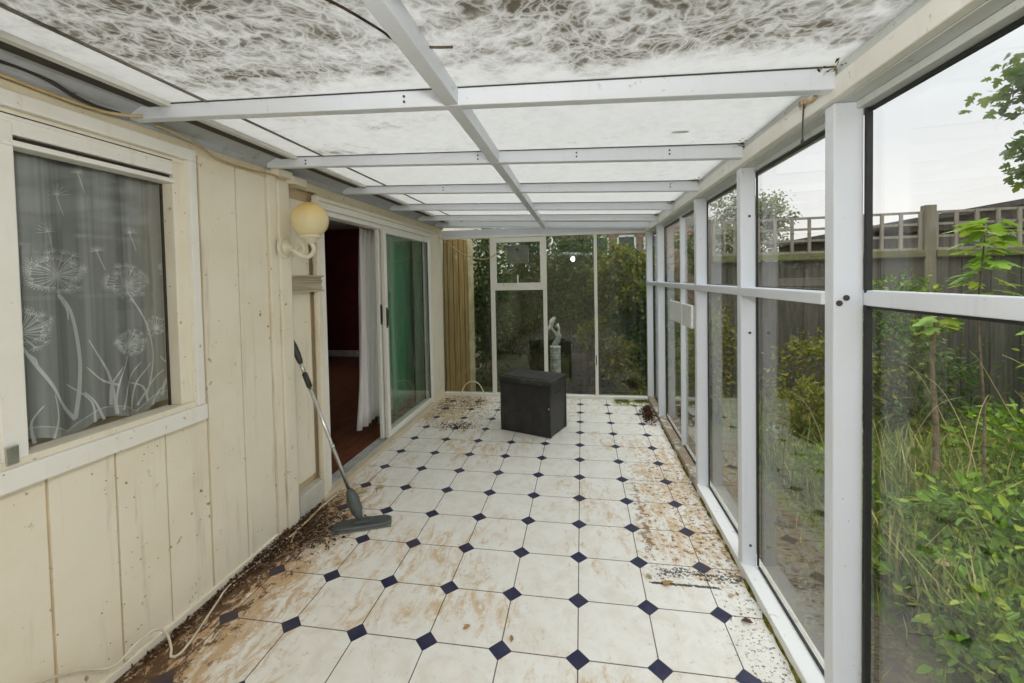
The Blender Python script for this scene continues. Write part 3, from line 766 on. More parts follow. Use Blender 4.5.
def panel(x, y0, y1, hy):
    p = MB(); w = .052; z0, z1 = .042, 1.915
    p.box(x, x+.030, y0, y0+w, z0+.055, z1-.04).box(x, x+.030, y1-w*.6, y1, z0+.055, z1-.04).box(x, x+.030, y0, y1, z0, z0+.055).box(x, x+.030, y0, y1, z1-.04, z1)
    q = p.build('door_panel', M['white_frame'], d1, False, .003)
    MB().box(x+.013, x+.017, y0+w, y1-w*.6, z0+.055, z1-.04).build('pane', M['glass_door'], q)
    MB().box(x+.0155, x+.0215, y0+w-.004, y0+w+.012, z0+.05, z1-.04).box(x+.0155, x+.0215, y1-w*.6-.016, y1-w*.6+.004, z0+.05, z1-.04).build('gasket', M['gasket'], q)
    MB().box(x+.029, x+.045, y0+.014, y0+.034, hy-.07, hy+.07).box(x+.029, x+.034, y0+.008, y0+.040, hy-.09, hy+.09).build('handle', M['dark_steel'], q, False, .003)
panel(-1.715, 1.965, 3.105, 1.12)
panel(-1.757, 1.940, 3.06, 1.15)
th = struct(MB().box(-1.70, -1.640, .93, 3.22, -.01, .034).build('trim_6', M['threshold'], None, False, .006), 'worn timber threshold in front of the sliding door', 'trim')

# curtains inside the door
def drape(name, x, y0, y1, z0, z1, n, amp, mat, label, flare=0.0):
    vs = []; fs = []; nz = 14
    for i in range(n*10+1):
        t = i/(n*10)
        for k in range(nz+1):
            s = k/nz
            yy = y0+(y1-y0)*t; c = (y0+y1)/2 + (y1-y0)*.35
            yy = c + (yy-c)*(1-.45*flare*s)
            a = amp*(1+.5*math.sin(t*7+1)) * (1-.25*s)
            vs.append((x + a*math.sin(2*PI*n*t + .35*math.sin(3*s)) + .012*math.sin(9*t+4*s), yy + .006*math.sin(5*s+13*t), z0+(z1-z0)*s))
    for i in range(n*10):
        for k in range(nz):
            q = i*(nz+1)+k; fs.append((q, q+nz+1, q+nz+2, q+1))
    o = MB().add(vs, fs).build(name, mat, None, True, 0, (x, (y0+y1)/2, z0))
    so = o.modifiers.new('thick', 'SOLIDIFY'); so.thickness = .002
    return tag(o, label, 'curtain')
wc = drape('voile_curtain', -1.88, 1.76, 2.46, .17, 1.93, 7, .022, M['white_curtain'], 'white voile curtain hanging at the open edge of the sliding door', .62)
drape('lined_curtain', -1.985, 2.34, 3.85, .03, 1.94, 9, .034, M['green_curtain'], 'green curtain hanging behind the closed half of the sliding door')
o = MB().tube([(-1.94, 1.10, 1.955), (-1.94, 3.95, 1.955)], .009, 10).build('curtain_rail', M['white_plastic'])
tag(o, 'white curtain rail over the inside of the sliding door', 'curtain rail')

# ------------------------------------------------------------------ things in the room
# storage chest
import math as _m
ang = _m.atan2(-.195, .505)
ch = empty('storage_chest', (-.437, 2.470, 0), ang); tag(ch, 'black plastic garden storage chest with a dusty lid on the tiled floor', 'chest')
L2, W2, H = .262, .182, .478
def local(o, parent): o.parent = parent; o.matrix_parent_inverse = Matrix.Identity(4); return o
b = MB()
b.hexa([(-L2+.008,-W2+.008,0),(L2-.008,-W2+.008,0),(L2-.008,W2-.008,0),(-L2+.008,W2-.008,0)], [(-L2,-W2,H),(L2,-W2,H),(L2,W2,H),(-L2,W2,H)])
local(b.build('body', M['chest'], None, False, .008), ch)
for sx, sy in ((-1,-1),(1,-1),(1,1),(-1,1)):
    b = MB().box(sx*(L2-.012)-.014, sx*(L2-.012)+.014, sy*(W2-.012)-.014, sy*(W2-.012)+.014, .004, H-.004)
    local(b.build('corner_post', M['chest'], None, False, .006), ch)
b = MB()
b.hexa([(-L2-.012,-W2-.014,H),(L2+.012,-W2-.014,H),(L2+.012,W2+.010,H),(-L2-.012,W2+.010,H)], [(-L2-.010,-W2-.012,H+.040),(L2+.010,-W2-.012,H+.040),(L2+.010,W2+.008,H+.040),(-L2-.010,W2+.008,H+.040)])
b.box(-L2+.03, L2-.03, -W2+.03, W2-.03, H+.040, H+.046)
lid = local(b.build('lid', M['chest_lid'], None, False, .006), ch); lid.rotation_euler = (0, _m.radians(.4), 0)
b = MB().box(-L2-.004, L2+.004, -W2-.004, -W2+.002, H-.028, H-.004)
local(b.build('lid_recess', M['gasket'], None), ch)
for s in (-1, 1):
    local(MB().box(s*L2-.004, s*L2+.004, -.06, .06, H-.10, H-.072).build('handle', M['gasket'], None, False, .003), ch)
local(MB().tube([(L2-.012, -W2-.004, .27), (L2-.012, -W2+.004, .27)], .007, 10).build('screw', M['steel'], None), ch)

# flat mop leaning in the recess
mp = empty('flat_mop', (-1.265, .74, 0)); tag(mp, 'grey flat mop with a metal pole leaning against the cream wall', 'mop')
hc = Vector((-1.262, .715, .018)); ax = Vector((.292, .125, 0)).normalized(); ay = Vector((-ax.y, ax.x, 0))
b = MB(); n = 12; L = .165; Wd = .052
ring = []
for k in range(n*2):
    w = 2*PI*k/(n*2); c, s = math.cos(w), math.sin(w)
    ring.append((abs(c)**.35*math.copysign(1, c)*L, abs(s)**.55*math.copysign(1, s)*Wd))
vs = []
for z, k in ((.0, 1.0), (.020, 1.0), (.026, .94)):
    vs += [hc + ax*u*k + ay*v*k + Vector((0,0,z-.016)) for u, v in ring]
m2 = len(ring); fs = [tuple(range(m2-1,-1,-1)), tuple(range(2*m2, 3*m2))]
for j in range(2):
    for k in range(m2): fs.append((j*m2+k, j*m2+(k+1)%m2, (j+1)*m2+(k+1)%m2, (j+1)*m2+k))
b.add(vs, fs).build('mop_head', M['grey_plastic'], mp)
b = MB().obox(hc+Vector((0,0,-.012)), ax, ay, (0,0,1), L*.99, Wd*1.04, .0045); b.build('mop_pad', plain('mop_pad', (.16,.17,.15), .9), mp, False, .003)
foot = hc + Vector((-.012, .004, .012)); top = Vector((-1.683, .712, 1.108)); dr = (top-foot).normalized()
P = lambda t: foot + (top-foot)*t
MB().tube([P(-.0), P(.02), P(.06), P(.12), P(.155), P(.175)], [.014,.018,.034,.036,.026,.013], 14).build('swivel_socket', M['grey_plastic'], mp, True)
MB().obox(hc+Vector((0,0,.018)), ax, ay, (0,0,1), .045, .026, .008).build('hinge', M['grey_plastic'], mp, False, .003)
pole = MB().tube([P(.17), P(.78)], .0105, 14).build('pole', M['steel'], mp, True)
MB().tube([P(.40), P(.415)], .0125, 14).build('collar', M['steel'], pole, True)
MB().tube([P(.735), P(.737), P(.81), P(.812)], [.012,.016,.016,.012], 14).build('grip_sleeve', M['black_plastic'], mp, True)
MB().tube([P(.81), P(.87)], .011, 14).build('pole', M['steel'], mp, True)
MB().tube([P(.868), P(.88), P(.92), P(.965), P(.995), P(1.0)], [.012,.016,.019,.017,.012,.006], 14).build('end_grip', M['black_plastic'], mp, True)

# globe wall lamp on the pilaster
wlp = empty('wall_lamp', (-1.65, .655, 1.655)); tag(wlp, 'outdoor wall lamp with a yellowed globe on a cream scroll arm', 'wall lamp')
pc = Vector((-1.650, .632, 1.650))
def disc_x(prof, c, n=28):
    b = MB(); vs = []; fs = []
    for r, x in prof:
        for k in range(n):
            w = 2*PI*k/n; vs.append((c.x+x, c.y+r*math.cos(w), c.z+r*math.sin(w)))
    for i in range(len(prof)-1):
        for k in range(n): fs.append((i*n+k, (i+1)*n+k, (i+1)*n+(k+1)%n, i*n+(k+1)%n))
    fs.append(tuple((len(prof)-1)*n+k for k in range(n))); return b.add(vs, fs)
disc_x([(.062,0),(.062,.010),(.052,.018),(.050,.014),(.030,.020),(.020,.036),(.001,.040)], pc).build('back_plate', M['lamp_cream'], wlp, True)
gc = Vector((-1.508, .668, 1.806))
arm = smooth_path([pc+Vector((.03,0,-.002)), pc+Vector((.07,.003,-.028)), Vector((-1.545,.652,1.598)), Vector((gc.x-.006,gc.y-.004,1.598)), Vector((gc.x+.020,gc.y,1.632)), Vector((gc.x+.008,gc.y,1.668)), Vector((gc.x,gc.y,1.684))], 6)
MB().tube(arm, .0125, 10).build('arm', M['lamp_cream'], wlp, True)
scr = [pc+Vector((.035,0,.012))]
for k in range(20):
    a = PI*.9 - k*.42; r = .040*(1-k/26)
    scr.append(Vector((-1.565 + r*math.cos(a), .648, 1.640 + r*math.sin(a))))
MB().tube(smooth_path(scr, 3), .0065, 8).build('scroll', M['lamp_cream'], wlp, True)
MB().lathe([(.012,-.012),(.028,-.004),(.036,.012),(.048,.020),(.062,.024),(.064,.034),(.058,.038)], (gc.x, gc.y, 1.682), 28).build('globe_holder', M['lamp_cream'], wlp, True)
g = MB().sphere((0,0,0), .102, 36, 22).build('globe', M['globe'], None, True)
g.location = gc; g.parent = wlp; g.matrix_parent_inverse = Matrix.Translation(-wlp.location)

# weathered batten below the lamp
bt = MB()
for k in range(4):
    z = 1.402 + k*.0205
    bt.box(-1.700, -1.648-(.006 if k % 2 else 0), .692, .985, z, z+.018)
bt.box(-1.700, -1.655, .692, .985, 1.396, 1.486)
for z in (1.388, 1.482): bt.box(-1.700, -1.640, .690, .995, z, z+.010)
tag(bt.build('wooden_batten', M['batten_wood'], None, False, .002), 'weathered grooved timber batten fixed to the wall below the globe lamp', 'batten')

# cables
def cable(pts, r, mat, label, name='cable', k=6):
    P = smooth_path(pts, k)
    o = MB().tube(P, r, 7).build(name, mat, None, True, 0, P[0])
    return tag(o, label, 'cable')
cable([(-1.648,-.62,.25),(-1.645,-.47,.175),(-1.635,-.36,.09),(-1.62,-.29,.115),(-1.60,-.235,.125),(-1.585,-.205,.09),(-1.57,-.20,.03),(-1.555,-.215,.009),(-1.535,-.20,.007),(-1.545,-.14,.007),(-1.58,-.04,.007),(-1.615,.06,.007),(-1.642,.14,.008),
       (-1.640,.243,.008),(-1.63,.344,.008),(-1.627,.471,.010),(-1.61,.566,.014),(-1.615,.70,.016),(-1.622,.87,.014),(-1.618,1.05,.010)],
      .0045, M['ivory_cable'], 'ivory cable looping along the foot of the cream plank wall')
cable([(-1.655,-.80,2.062),(-1.652,-.60,2.078),(-1.652,-.48,2.074),(-1.648,-.38,2.070),(-1.640,-.29,2.072),(-1.610,-.235,2.078),(-1.58,-.215,2.082)], .006, M['tan_cable'], 'tan cable sagging along the top of the wall above the house window')
cable([(-1.630,-.12,2.085),(-1.634,.02,2.074),(-1.640,.09,2.062),(-1.648,.18,2.040),(-1.652,.29,2.034),(-1.652,.41,2.038),(-1.648,.50,2.046),(-1.648,.60,2.050)], .005, M['tan_cable'], 'tan cable hanging between the first two roof beams on the wall')
cable([(-1.672,3.44,1.97),(-1.60,3.45,1.92),(-1.517,3.45,1.852),(-1.393,3.46,1.768),(-1.269,3.47,1.712),(-1.146,3.48,1.690),(-1.047,3.50,1.712),(-.95,3.53,1.785),(-.86,3.535,1.88)], .006, M['tan_cable'], 'tan cord slung across the narrow end light up to the vent')
cable([(-1.66,3.16,.012),(-1.55,3.14,.008),(-1.44,3.20,.008),(-1.405,3.30,.06),(-1.385,3.33,.14),(-1.335,3.34,.205),(-1.262,3.34,.228),(-1.19,3.33,.205),(-1.135,3.31,.13),(-1.10,3.28,.05),(-1.08,3.24,.010)], .007, M['ivory_cable'], 'ivory cable standing up in a loop on the floor by the tan boards')
cable([(-1.63,1.02,.011),(-1.625,.86,.020),(-1.60,.72,.024),(-1.60,.58,.018),(-1.57,.50,.010)], .004, M['tan_cable'], 'thin tan wire lying in the litter by the plaster plinth', 'wire')

cable([(-1.632,-.60,2.108),(-1.632,-.535,2.112),(-1.634,-.46,2.106),(-1.638,-.40,2.090),(-1.640,-.33,2.080),(-1.634,-.25,2.082)], .006, M['dark_gap'], 'dark cable running over the lead flashing above the house window')
tw = MB().tube(smooth_path([(-.545,-.735,2.078),(-.50,-.66,2.079),(-.455,-.56,2.078),(-.44,-.52,2.077),(-.37,-.47,2.076),(-.30,-.455,2.076)], 4), .0035, 6).build('twig', M['wood_dark'], cl, True)
# eave hook and its bracket
hk = empty('hook', (.762, -.06, 1.99)); tag(hk, 'rusty bracket with a hanging wire hook on the eave board', 'hook')
c = []
for k in range(16):
    a = k*.5; r = .017*(1-k/24); c.append((.763, -.045 + .017 + r*math.cos(a), 2.000 + r*math.sin(a)))
MB().tube([(.763,-.115,2.000),(.762,-.08,1.992)] + c[::-1], .006, 8).build('bracket', plain('rusty_cream_metal', (.62,.46,.30), .6, 0, .3, .5, 40), hk, True)
MB().tube([(.752,-.060,1.992),(.750,-.058,1.94),(.748,-.060,1.885),(.748,-.066,1.872),(.748,-.060,1.862),(.748,-.052,1.870),(.748,-.058,1.880)], .0024, 6).build('wire', M['dark_steel'], hk, True)

# litter against the house wall
lt = MB()
def bit(x, y, z, s):
    d = Vector((random.gauss(0,1), random.gauss(0,1), random.gauss(0,.35))); n = Vector((random.gauss(0,.5), random.gauss(0,.5), 1))
    lt.leaf((x, y, z), d, n, s*random.uniform(.6,1.6), s*random.uniform(.3,.8), random.uniform(.1,.5))
for _ in range(2300):
    y = random.triangular(-.45, 1.0, .55)
    w = .022 + .075*math.exp(-((y-.56)/.22)**2)
    x = -1.662 + abs(random.gauss(0, w))
    h = .030*math.exp(-((x+1.66)/.08)**2)*math.exp(-((y-.55)/.28)**2)
    bit(x, y, .003 + random.uniform(0, 1)*h + .002, .014)
for _ in range(420):
    bit(random.gauss(-1.47, .07), random.gauss(.63, .09), .003+random.random()*.018, .018)
for _ in range(500):
    bit(random.uniform(-1.60,-1.10), random.gauss(3.20,.14), .004+random.random()*.02, .018) if random.random() < .6 else bit(random.gauss(-1.20,.10), random.gauss(2.45,.06), .003, .018)
for _ in range(200): bit(random.uniform(-1.6,-.8), random.uniform(2.6,3.4), .003, .015)
# twigs in the heap
for _ in range(60):
    x, y = -1.66+abs(random.gauss(0,.12)), random.gauss(.6,.25); a = random.uniform(0, PI); L = random.uniform(.03,.11)
    z = .008+random.random()*.02
    lt.tube([(x,y,z),(x+L*math.cos(a)*.5,y+L*math.sin(a)*.5,z+.006),(x+L*math.cos(a),y+L*math.sin(a),z)], .0016, 4)
lt.v = [(max(p[0], -1.666), p[1], max(p[2], .001)) for p in lt.v]
tag(lt.build('leaf_litter', M['litter']), 'dark brown leaf litter swept along the foot of the house wall', 'litter', None, 'stuff')
# dead root clump in the far right corner
rc = MB()
for _ in range(900):
    a = random.uniform(0, 2*PI); r = abs(random.gauss(0, .6)); r = min(r, 1.1)
    x = .690 + .060*r*math.cos(a); y = 2.93 + .27*r*math.sin(a); h = .115*max(0, 1-r*.8)
    z = .004 + random.random()*h
    d = Vector((random.gauss(0,1), random.gauss(0,1), random.gauss(0,.8)))
    rc.leaf((min(x,.745), y, z), d, Vector((random.gauss(0,1), random.gauss(0,1), 1)), random.uniform(.012,.035), .010, .3)
rc.v = [(min(p[0], .772), p[1], max(p[2], .001)) for p in rc.v]
tag(rc.build('dead_plant_clump', mat_leaf('dead_roots', (.05,.018,.012), (.09,.035,.02), (.15,.08,.04), .05)), 'reddish brown clump of dead roots on the tiles by the far sill', 'plant debris')
# moss patches at the back sill
for (x0, x1, lab) in ((.40, .56, 'small green moss patch on the tiles at the end sill'), (.62, .76, 'yellow green moss patch in the far corner of the tiles')):
    mo = MB()
    for _ in range(260):
        x, y = random.uniform(x0, x1), 3.505-abs(random.gauss(0, .07))
        mo.leaf((x, y, .002), (random.gauss(0,.5), random.gauss(0,.5), 1), (1,0,0), random.uniform(.008,.028), .008, .2)
    tag(mo.build('moss_patch', M['leaf_yellow']), lab, 'moss', None, 'stuff')
# single dead leaves on the tiles
def dead(x, y, s, rot, lab, lobed=False, mat='dead_leaf'):
    b = MB(); d = (math.cos(rot), math.sin(rot), .15)
    if lobed: b.lobed((0,0,.010), d, (.1,.2,1), s)
    else:
        b.leaf((0,0,.006), d, (.3,.1,1), s, s*.55, .35)
    o = b.build('dead_leaf', M[mat]); o.location = (x, y, .0)
    z = min(p[2] for p in b.v); o.location.z = -z + .0015
    so = o.modifiers.new('thick', 'SOLIDIFY'); so.thickness = .0012; so.offset = 0
    return tag(o, lab, 'leaf')
dead(-.47, .075, .034, .6, 'curled brown leaf on the tile left of the middle column')
dead(-.262, .040, .030, 1.7, 'round brown leaf on the tile just behind a blue inset')
dead(.390, .455, .052, .3, 'large lobed brown leaf on the mould streak by the sill', True)
dead(.345, .480, .038, 2.2, 'small orange leaf left of the lobed leaf on the mould streak', False, 'dry')
dead(.665, .410, .030, .4, 'orange leaf at the right end of the mould streak', False, 'dry')
dead(.712, .422, .022, 2.0, 'tiny brown leaf nearest the sill on the mould streak')
dead(.672, .280, .045, -.4, 'dark crumpled leaf beside a blue inset near the sill', False, 'litter')
dead(-1.500, 1.065, .075, .5, 'long orange leaf scrap on the threshold beside the mop', False, 'dry')
dead(-1.410, 1.150, .070, .3, 'pale orange leaf scrap on the tile behind the mop head', False, 'dry')

# ------------------------------------------------------------------ tan board fence outside the end light
tb = empty('board_screen', (-1.60, 3.86, -.15)); tag(tb, 'tan vertical board panel standing outside the narrow end light', 'screen')
A = Vector((-1.690, 3.63, 0)); B = Vector((-1.500, 4.11, 0)); dv = (B-A).normalized(); nv = Vector((dv.y, -dv.x, 0)); Lt = (B-A).length
k = 9
for i in range(k):
    c = A + dv*(Lt*(i+.5)/k); off = .012 if i % 2 else 0
    MB().obox(c + nv*off + Vector((0,0,.92)), dv, nv, (0,0,1), Lt/k*.5-.002, .011, 1.06).build('board', M['tan_board'], tb, False, .003)
MB().obox(B + nv*.01 + Vector((0,0,.92)), dv, nv, (0,0,1), .062, .035, 1.06).build('post', plain('tan_post_paint', (.55,.45,.27), .6, 0, .3, .2, 5), tb, False, .004)

# ------------------------------------------------------------------ garden
G = -.16
def rnd_dir():
    while True:
        v = Vector((random.uniform(-1,1), random.uniform(-1,1), random.uniform(-1,1)))
        if .05 < v.length < 1: return v.normalized()
def bush(name, c, r, n, L, mat, label, cat='shrub', group=None, stems=5, lobed=False, base=None, shell=.45, stem_r=.010):
    c = Vector(c); base = G if base is None else base
    e = empty(name, (c.x, c.y, base)); tag(e, label, cat, group)
    lf = MB(); clumps = [(rnd_dir(), random.uniform(shell, 1)) for _ in range(max(6, n//22))]
    for _ in range(n):
        d, t = random.choice(clumps)
        p = Vector((d.x*r[0]*t, d.y*r[1]*t, d.z*r[2]*t)) + Vector((random.gauss(0,.16*r[0]), random.gauss(0,.16*r[1]), random.gauss(0,.13*r[2])))
        q = c + p
        if q.z < base + .02: q.z = base + random.uniform(.02,.2)
        dr = (Vector((p.x/r[0], p.y/r[1], p.z/r[2]*.5)) + rnd_dir()*.9 + Vector((0,0,-.15)))
        nn = Vector((0,0,1)) + rnd_dir()*.7
        s = L*random.uniform(.6,1.35)
        if lobed: lf.lobed(q, dr, nn, s)
        else: lf.leaf(q, dr, nn, s, s*.55, .2)
    lf.build('foliage', mat, e)
    for k in range(stems):
        d = rnd_dir(); tip = c + Vector((d.x*r[0]*.7, d.y*r[1]*.7, abs(d.z)*r[2]*.8))
        b0 = Vector((c.x+random.uniform(-.12,.12)*r[0]*2, c.y+random.uniform(-.12,.12)*r[1]*2, base-.02))
        MB().tube(smooth_path([b0, (b0*2+tip)/3+Vector((0,0,.05)), (b0+tip*2)/3+Vector((random.gauss(0,.03),random.gauss(0,.03),0)), tip], 3), [stem_r*(1-.07*i) for i in range(10)], 5).build('stem', M['bark'], e, True)
    return e

# boundary fence with a trellis top
FD = Vector((.9935, -.114, 0)); FN = Vector((.114, .9935, 0)); F0 = Vector((4.00, 4.08, 0))
def fp(s, n, z): return F0 + FD*s + FN*n + Vector((0,0,z))
names = ['panel at the narrow left end of the grey boundary fence by the hedge','grey boundary fence panel with trellis top left of the thick post','grey boundary fence panel with trellis top right of the thick post','outermost right panel of the grey boundary fence']
S = [-2.35, -1.83, 0, 1.83, 3.66]
for i in range(4):
    s0, s1 = S[i]+.055, S[i+1]-.055
    e = empty('garden_fence', tuple(fp((s0+s1)/2, 0, G))); tag(e, 'weathered ' + names[i], 'fence', 'boundary fence panels')
    n = 13; b = MB()
    for k in range(n):
        u = s0 + (s1-s0)*(k+.5)/n
        b.obox(fp(u, .008*(k % 2), (1.60+G)/2), FD, FN, (0,0,1), (s1-s0)/n*.5+.006, .006, (1.60-G)/2)
    b.build('board', M['fence_wood'], e)
    MB().obox(fp((s0+s1)/2, -.03, 1.645), FD, FN, (0,0,1), (s1-s0)/2, .035, .038).build('rail', M['fence_rail'], e, False, .004)
    t = MB()
    m = 10 if i else 4
    for k in range(m):
        u = s0 + .02 + (s1-s0-.04)*k/(m-1)
        t.obox(fp(u, 0, 1.905), FD, FN, (0,0,1), .017, .010, .225)
    for z in (1.70, 1.845, 1.985, 2.12): t.obox(fp((s0+s1)/2, .016, z), FD, FN, (0,0,1), (s1-s0)/2, .010, .014)
    t.build('trellis', M['trellis_wood'], e)
pl = ['weathered square fence post ending the fence beside the hedge','weathered fence post left of the thick post with the trellis','thick weathered square fence post standing up past the trellis','weathered fence post to the right of the thick post','weathered fence post at the outer end of the fence']
for i, s in enumerate(S):
    o = MB().obox(fp(s, 0, (2.20+G)/2), FD, FN, (0,0,1), .055 if i == 2 else .045, .05, (2.20-G)/2 if i == 2 else (2.12-G)/2).build('fence_post', M['post_wood'], None, False, .008, fp(s, 0, G))
    tag(o, pl[i], 'post', 'boundary fence posts')

# neighbour's shed behind the fence
sh = empty('shed', (5.2, 6.6, G)); tag(sh, 'dark shed with a sloping felt roof behind the boundary fence', 'shed')
MB().box(4.05, 7.7, 5.9, 8.0, G, 2.05).build('wall', M['fence_wood'], sh)
b = MB()
def prism(xa, za, xb, zb, xc_, zc):
    y0, y1 = 5.75, 8.1; t = .08
    for (p, q) in (((xa, za), (xb, zb)), ((xb, zb), (xc_, zc))):
        b.hexa([(p[0],y0,p[1]-t),(q[0],y0,q[1]-t),(q[0],y1,q[1]-t),(p[0],y1,p[1]-t)], [(p[0],y0,p[1]),(q[0],y0,q[1]),(q[0],y1,q[1]),(p[0],y1,p[1])])
prism(3.85, 2.05, 6.6, 2.50, 7.95, 2.32)
b.build('roof', M['shed_felt'], sh)
MB().add([(3.95,5.9,2.0),(7.75,5.9,2.0),(6.6,5.9,2.44),(3.95,6.0,2.0),(7.75,6.0,2.0),(6.6,6.0,2.44)], [(0,1,2),(5,4,3),(0,3,4,1),(1,4,5,2),(2,5,3,0)]).build('gable', M['fence_wood'], sh)

# trees
def tree(name, base, h, c, r, n, L, mat, label, lobed=False, tr=.09):
    e = empty(name, base); tag(e, label, 'tree', 'trees beyond the fence')
    lf = MB(); c = Vector(c)
    cl = []
    for _ in range(max(20, n//45)):
        d = rnd_dir(); t = random.uniform(.45, 1); cl.append(Vector((d.x*r[0]*t, d.y*r[1]*t, d.z*r[2]*t)))
    for _ in range(n):
        q = random.choice(cl) + Vector((random.gauss(0,.11*r[0]), random.gauss(0,.11*r[1]), random.gauss(0,.09*r[2])))
        dr = q.normalized()*.4 + rnd_dir() + Vector((0,0,-.5)); s = L*random.uniform(.6,1.3)
        if lobed: lf.lobed(c+q, dr, Vector((0,0,1))+rnd_dir()*.8, s)
        else: lf.leaf(c+q, dr, Vector((0,0,1))+rnd_dir()*.8, s, s*.6)
    lf.build('crown', mat, e)
    b0 = Vector(base)
    MB().tube([b0, b0+(c-b0)*.5+Vector((.05,0,0)), c+Vector((0,0,r[2]*.3))], [tr, tr*.75, tr*.3], 8).build('trunk', M['bark'], e, True)
    for k in range(9):
        q = random.choice(cl); st = b0+(c-b0)*random.uniform(.6,.95)
        MB().tube([st, st*.5+(c+q)*.5+Vector((0,0,.1)), c+q], [tr*.35, tr*.22, tr*.08], 5).build('branch', M['bark'], e, True)
tree('maple_tree', (9.2, 7.2, G), 5, (9.55, 7.2, 4.45), (2.3, 1.2, 1.95), 4200, .19, M['leaf_tree'], 'tall leafy maple tree overhanging the shed beyond the fence', True, .12)
tree('small_tree', (5.2, 13.6, G), 4, (5.35, 13.6, 3.0), (1.45, 1.0, 1.45), 6500, .11, M['leaf_far'], 'pale small leaved tree far beyond the trellis', False, .09)
tree('small_tree', (3.1, 9.6, G), 4, (3.2, 9.6, 2.3), (.8, .7, 1.0), 1600, .12, M['leaf_far'], 'lower pale tree beyond the left end of the trellis', False, .08)

# shrubs on the side garden
bush('shrub', (2.55, 3.25, .45), (.55, .42, .42), 1500, .055, M['leaf_yellow'], 'yellow green shrub in front of the middle fence boards')
bush('shrub', (1.98, 2.55, .22), (.34, .40, .26), 1100, .045, M['leaf_yellow'], 'low yellow green shrub in front of the taller yellow one')
bush('shrub', (3.55, 3.72, 1.05), (.42, .22, .42), 900, .06, M['leaf_mid'], 'climbing green shrub against the fence below the thick post')
bush('shrub', (3.3, 3.2, .35), (.6, .4, .5), 1500, .06, M['leaf_dark'], 'dark green shrub low against the fence foot')
bush('shrub', (5.2, 3.35, .8), (.8, .4, .75), 2600, .06, M['leaf_mid'], 'broad green shrub against the outer fence')
bush('shrub', (3.35, 1.75, .12), (.75, .6, .36), 3200, .055, M['leaf_mid'], 'spreading green shrub in the middle of the tall grass')
bush('shrub', (2.25, .95, .02), (.52, .50, .26), 2600, .062, M['leaf_mid'], 'broad leaved green shrub beside the brick path')
bush('shrub', (1.75, .35, -.02), (.36, .55, .20), 2200, .052, M['leaf_mid'], 'low green plant nearest the side glazing')
bush('shrub', (1.45, 3.55, .45), (.30, .30, .60), 1100, .055, M['leaf_yellow'], 'tall yellow green shrub at the outer corner of the glazing')
bush('shrub', (4.6, 2.2, .35), (.8, .6, .5), 2600, .058, M['leaf_yellow'], 'pale green shrub to the right of the tall saplings')
bush('shrub', (1.75, 1.75, .0), (.22, .42, .16), 600, .045, M['leaf_mid'], 'small green weed clump at the edge of the brick path')

# saplings with big bright leaves
def sapling(base, tip, r, whorls, label, L=.12, dens=7):
    e = empty('sapling', base); tag(e, label, 'sapling')
    b, t = Vector(base), Vector(tip)
    pts = smooth_path([b, b+(t-b)*.35+Vector((.02,.01,0)), b+(t-b)*.7+Vector((-.015,.02,0)), t], 4)
    MB().tube(pts, [r*(1-.6*i/(len(pts)-1)) for i in range(len(pts))], 7).build('stem', M['bark'], e, True)
    for s, n in whorls:
        c = b+(t-b)*s; lf = MB()
        for k in range(n):
            a = random.uniform(0, 2*PI); d = Vector((math.cos(a), math.sin(a), random.uniform(-.35,.25)))
            lf.lobed(c + d*random.uniform(.02,.09) + Vector((0,0,random.gauss(0,.04))), d+Vector((0,0,-.25)), Vector((0,0,1))+rnd_dir()*.35, L*random.uniform(.7,1.2))
        lf.build('leaves', M['leaf_bright'], e)
sapling((2.42,1.40,G), (2.47,1.45,1.72), .010, ((1.0, 16), (.965, 10), (.90, 14), (.85, 12), (.78, 10)), 'tall sapling with bright lobed leaves rising past the transom')
sapling((2.30,1.60,G), (2.42,1.72,1.24), .022, ((1.0, 5), (.90, 12)), 'thin sapling with one bright leaf cluster below the transom', .11)
sapling((2.75,1.55,G), (2.86,1.50,1.18), .012, ((.95, 4), (.78, 3)), 'bare stemmed sapling to the right of the bright tall one', .09)
sapling((3.05,1.35,G), (3.22,1.42,1.35), .012, ((.98, 5), (.85, 5)), 'outermost sapling standing in the straw coloured grass', .10)

# grass
gs = MB()
def blade(x, y, h, w, lean):
    a = random.uniform(0, 2*PI); d = Vector((math.cos(a), math.sin(a), 0)); s = Vector((-d.y, d.x, 0))*w*.5
    b = Vector((x, y, G)); p1 = b+Vector((0,0,h*.55))+d*lean*.3; p2 = b+Vector((0,0,h*.9))+d*lean
    gs.add([b-s, b+s, p1+s*.8, p1-s*.8, p2], [(0,1,2,3),(3,2,4)])
for _ in range(9000):
    x = 1.50 + abs(random.gauss(0, 1.4)); y = random.uniform(-1.2, 3.9)
    if x > 6.5: continue
    if 1.55 < x < 2.3 and y > 1.0 and random.random() < .3: continue
    blade(x, y, random.uniform(.12,.50)*(1 if y < 2.2 else .7), random.uniform(.006,.014), random.uniform(.05,.30))
for _ in range(500): blade(random.uniform(1.06,1.6), random.uniform(-1,3.2), random.uniform(.03,.14), .006, .06)
tag(gs.build('grass', M['grass']), 'long green grass growing over the side garden', 'grass', None, 'stuff')
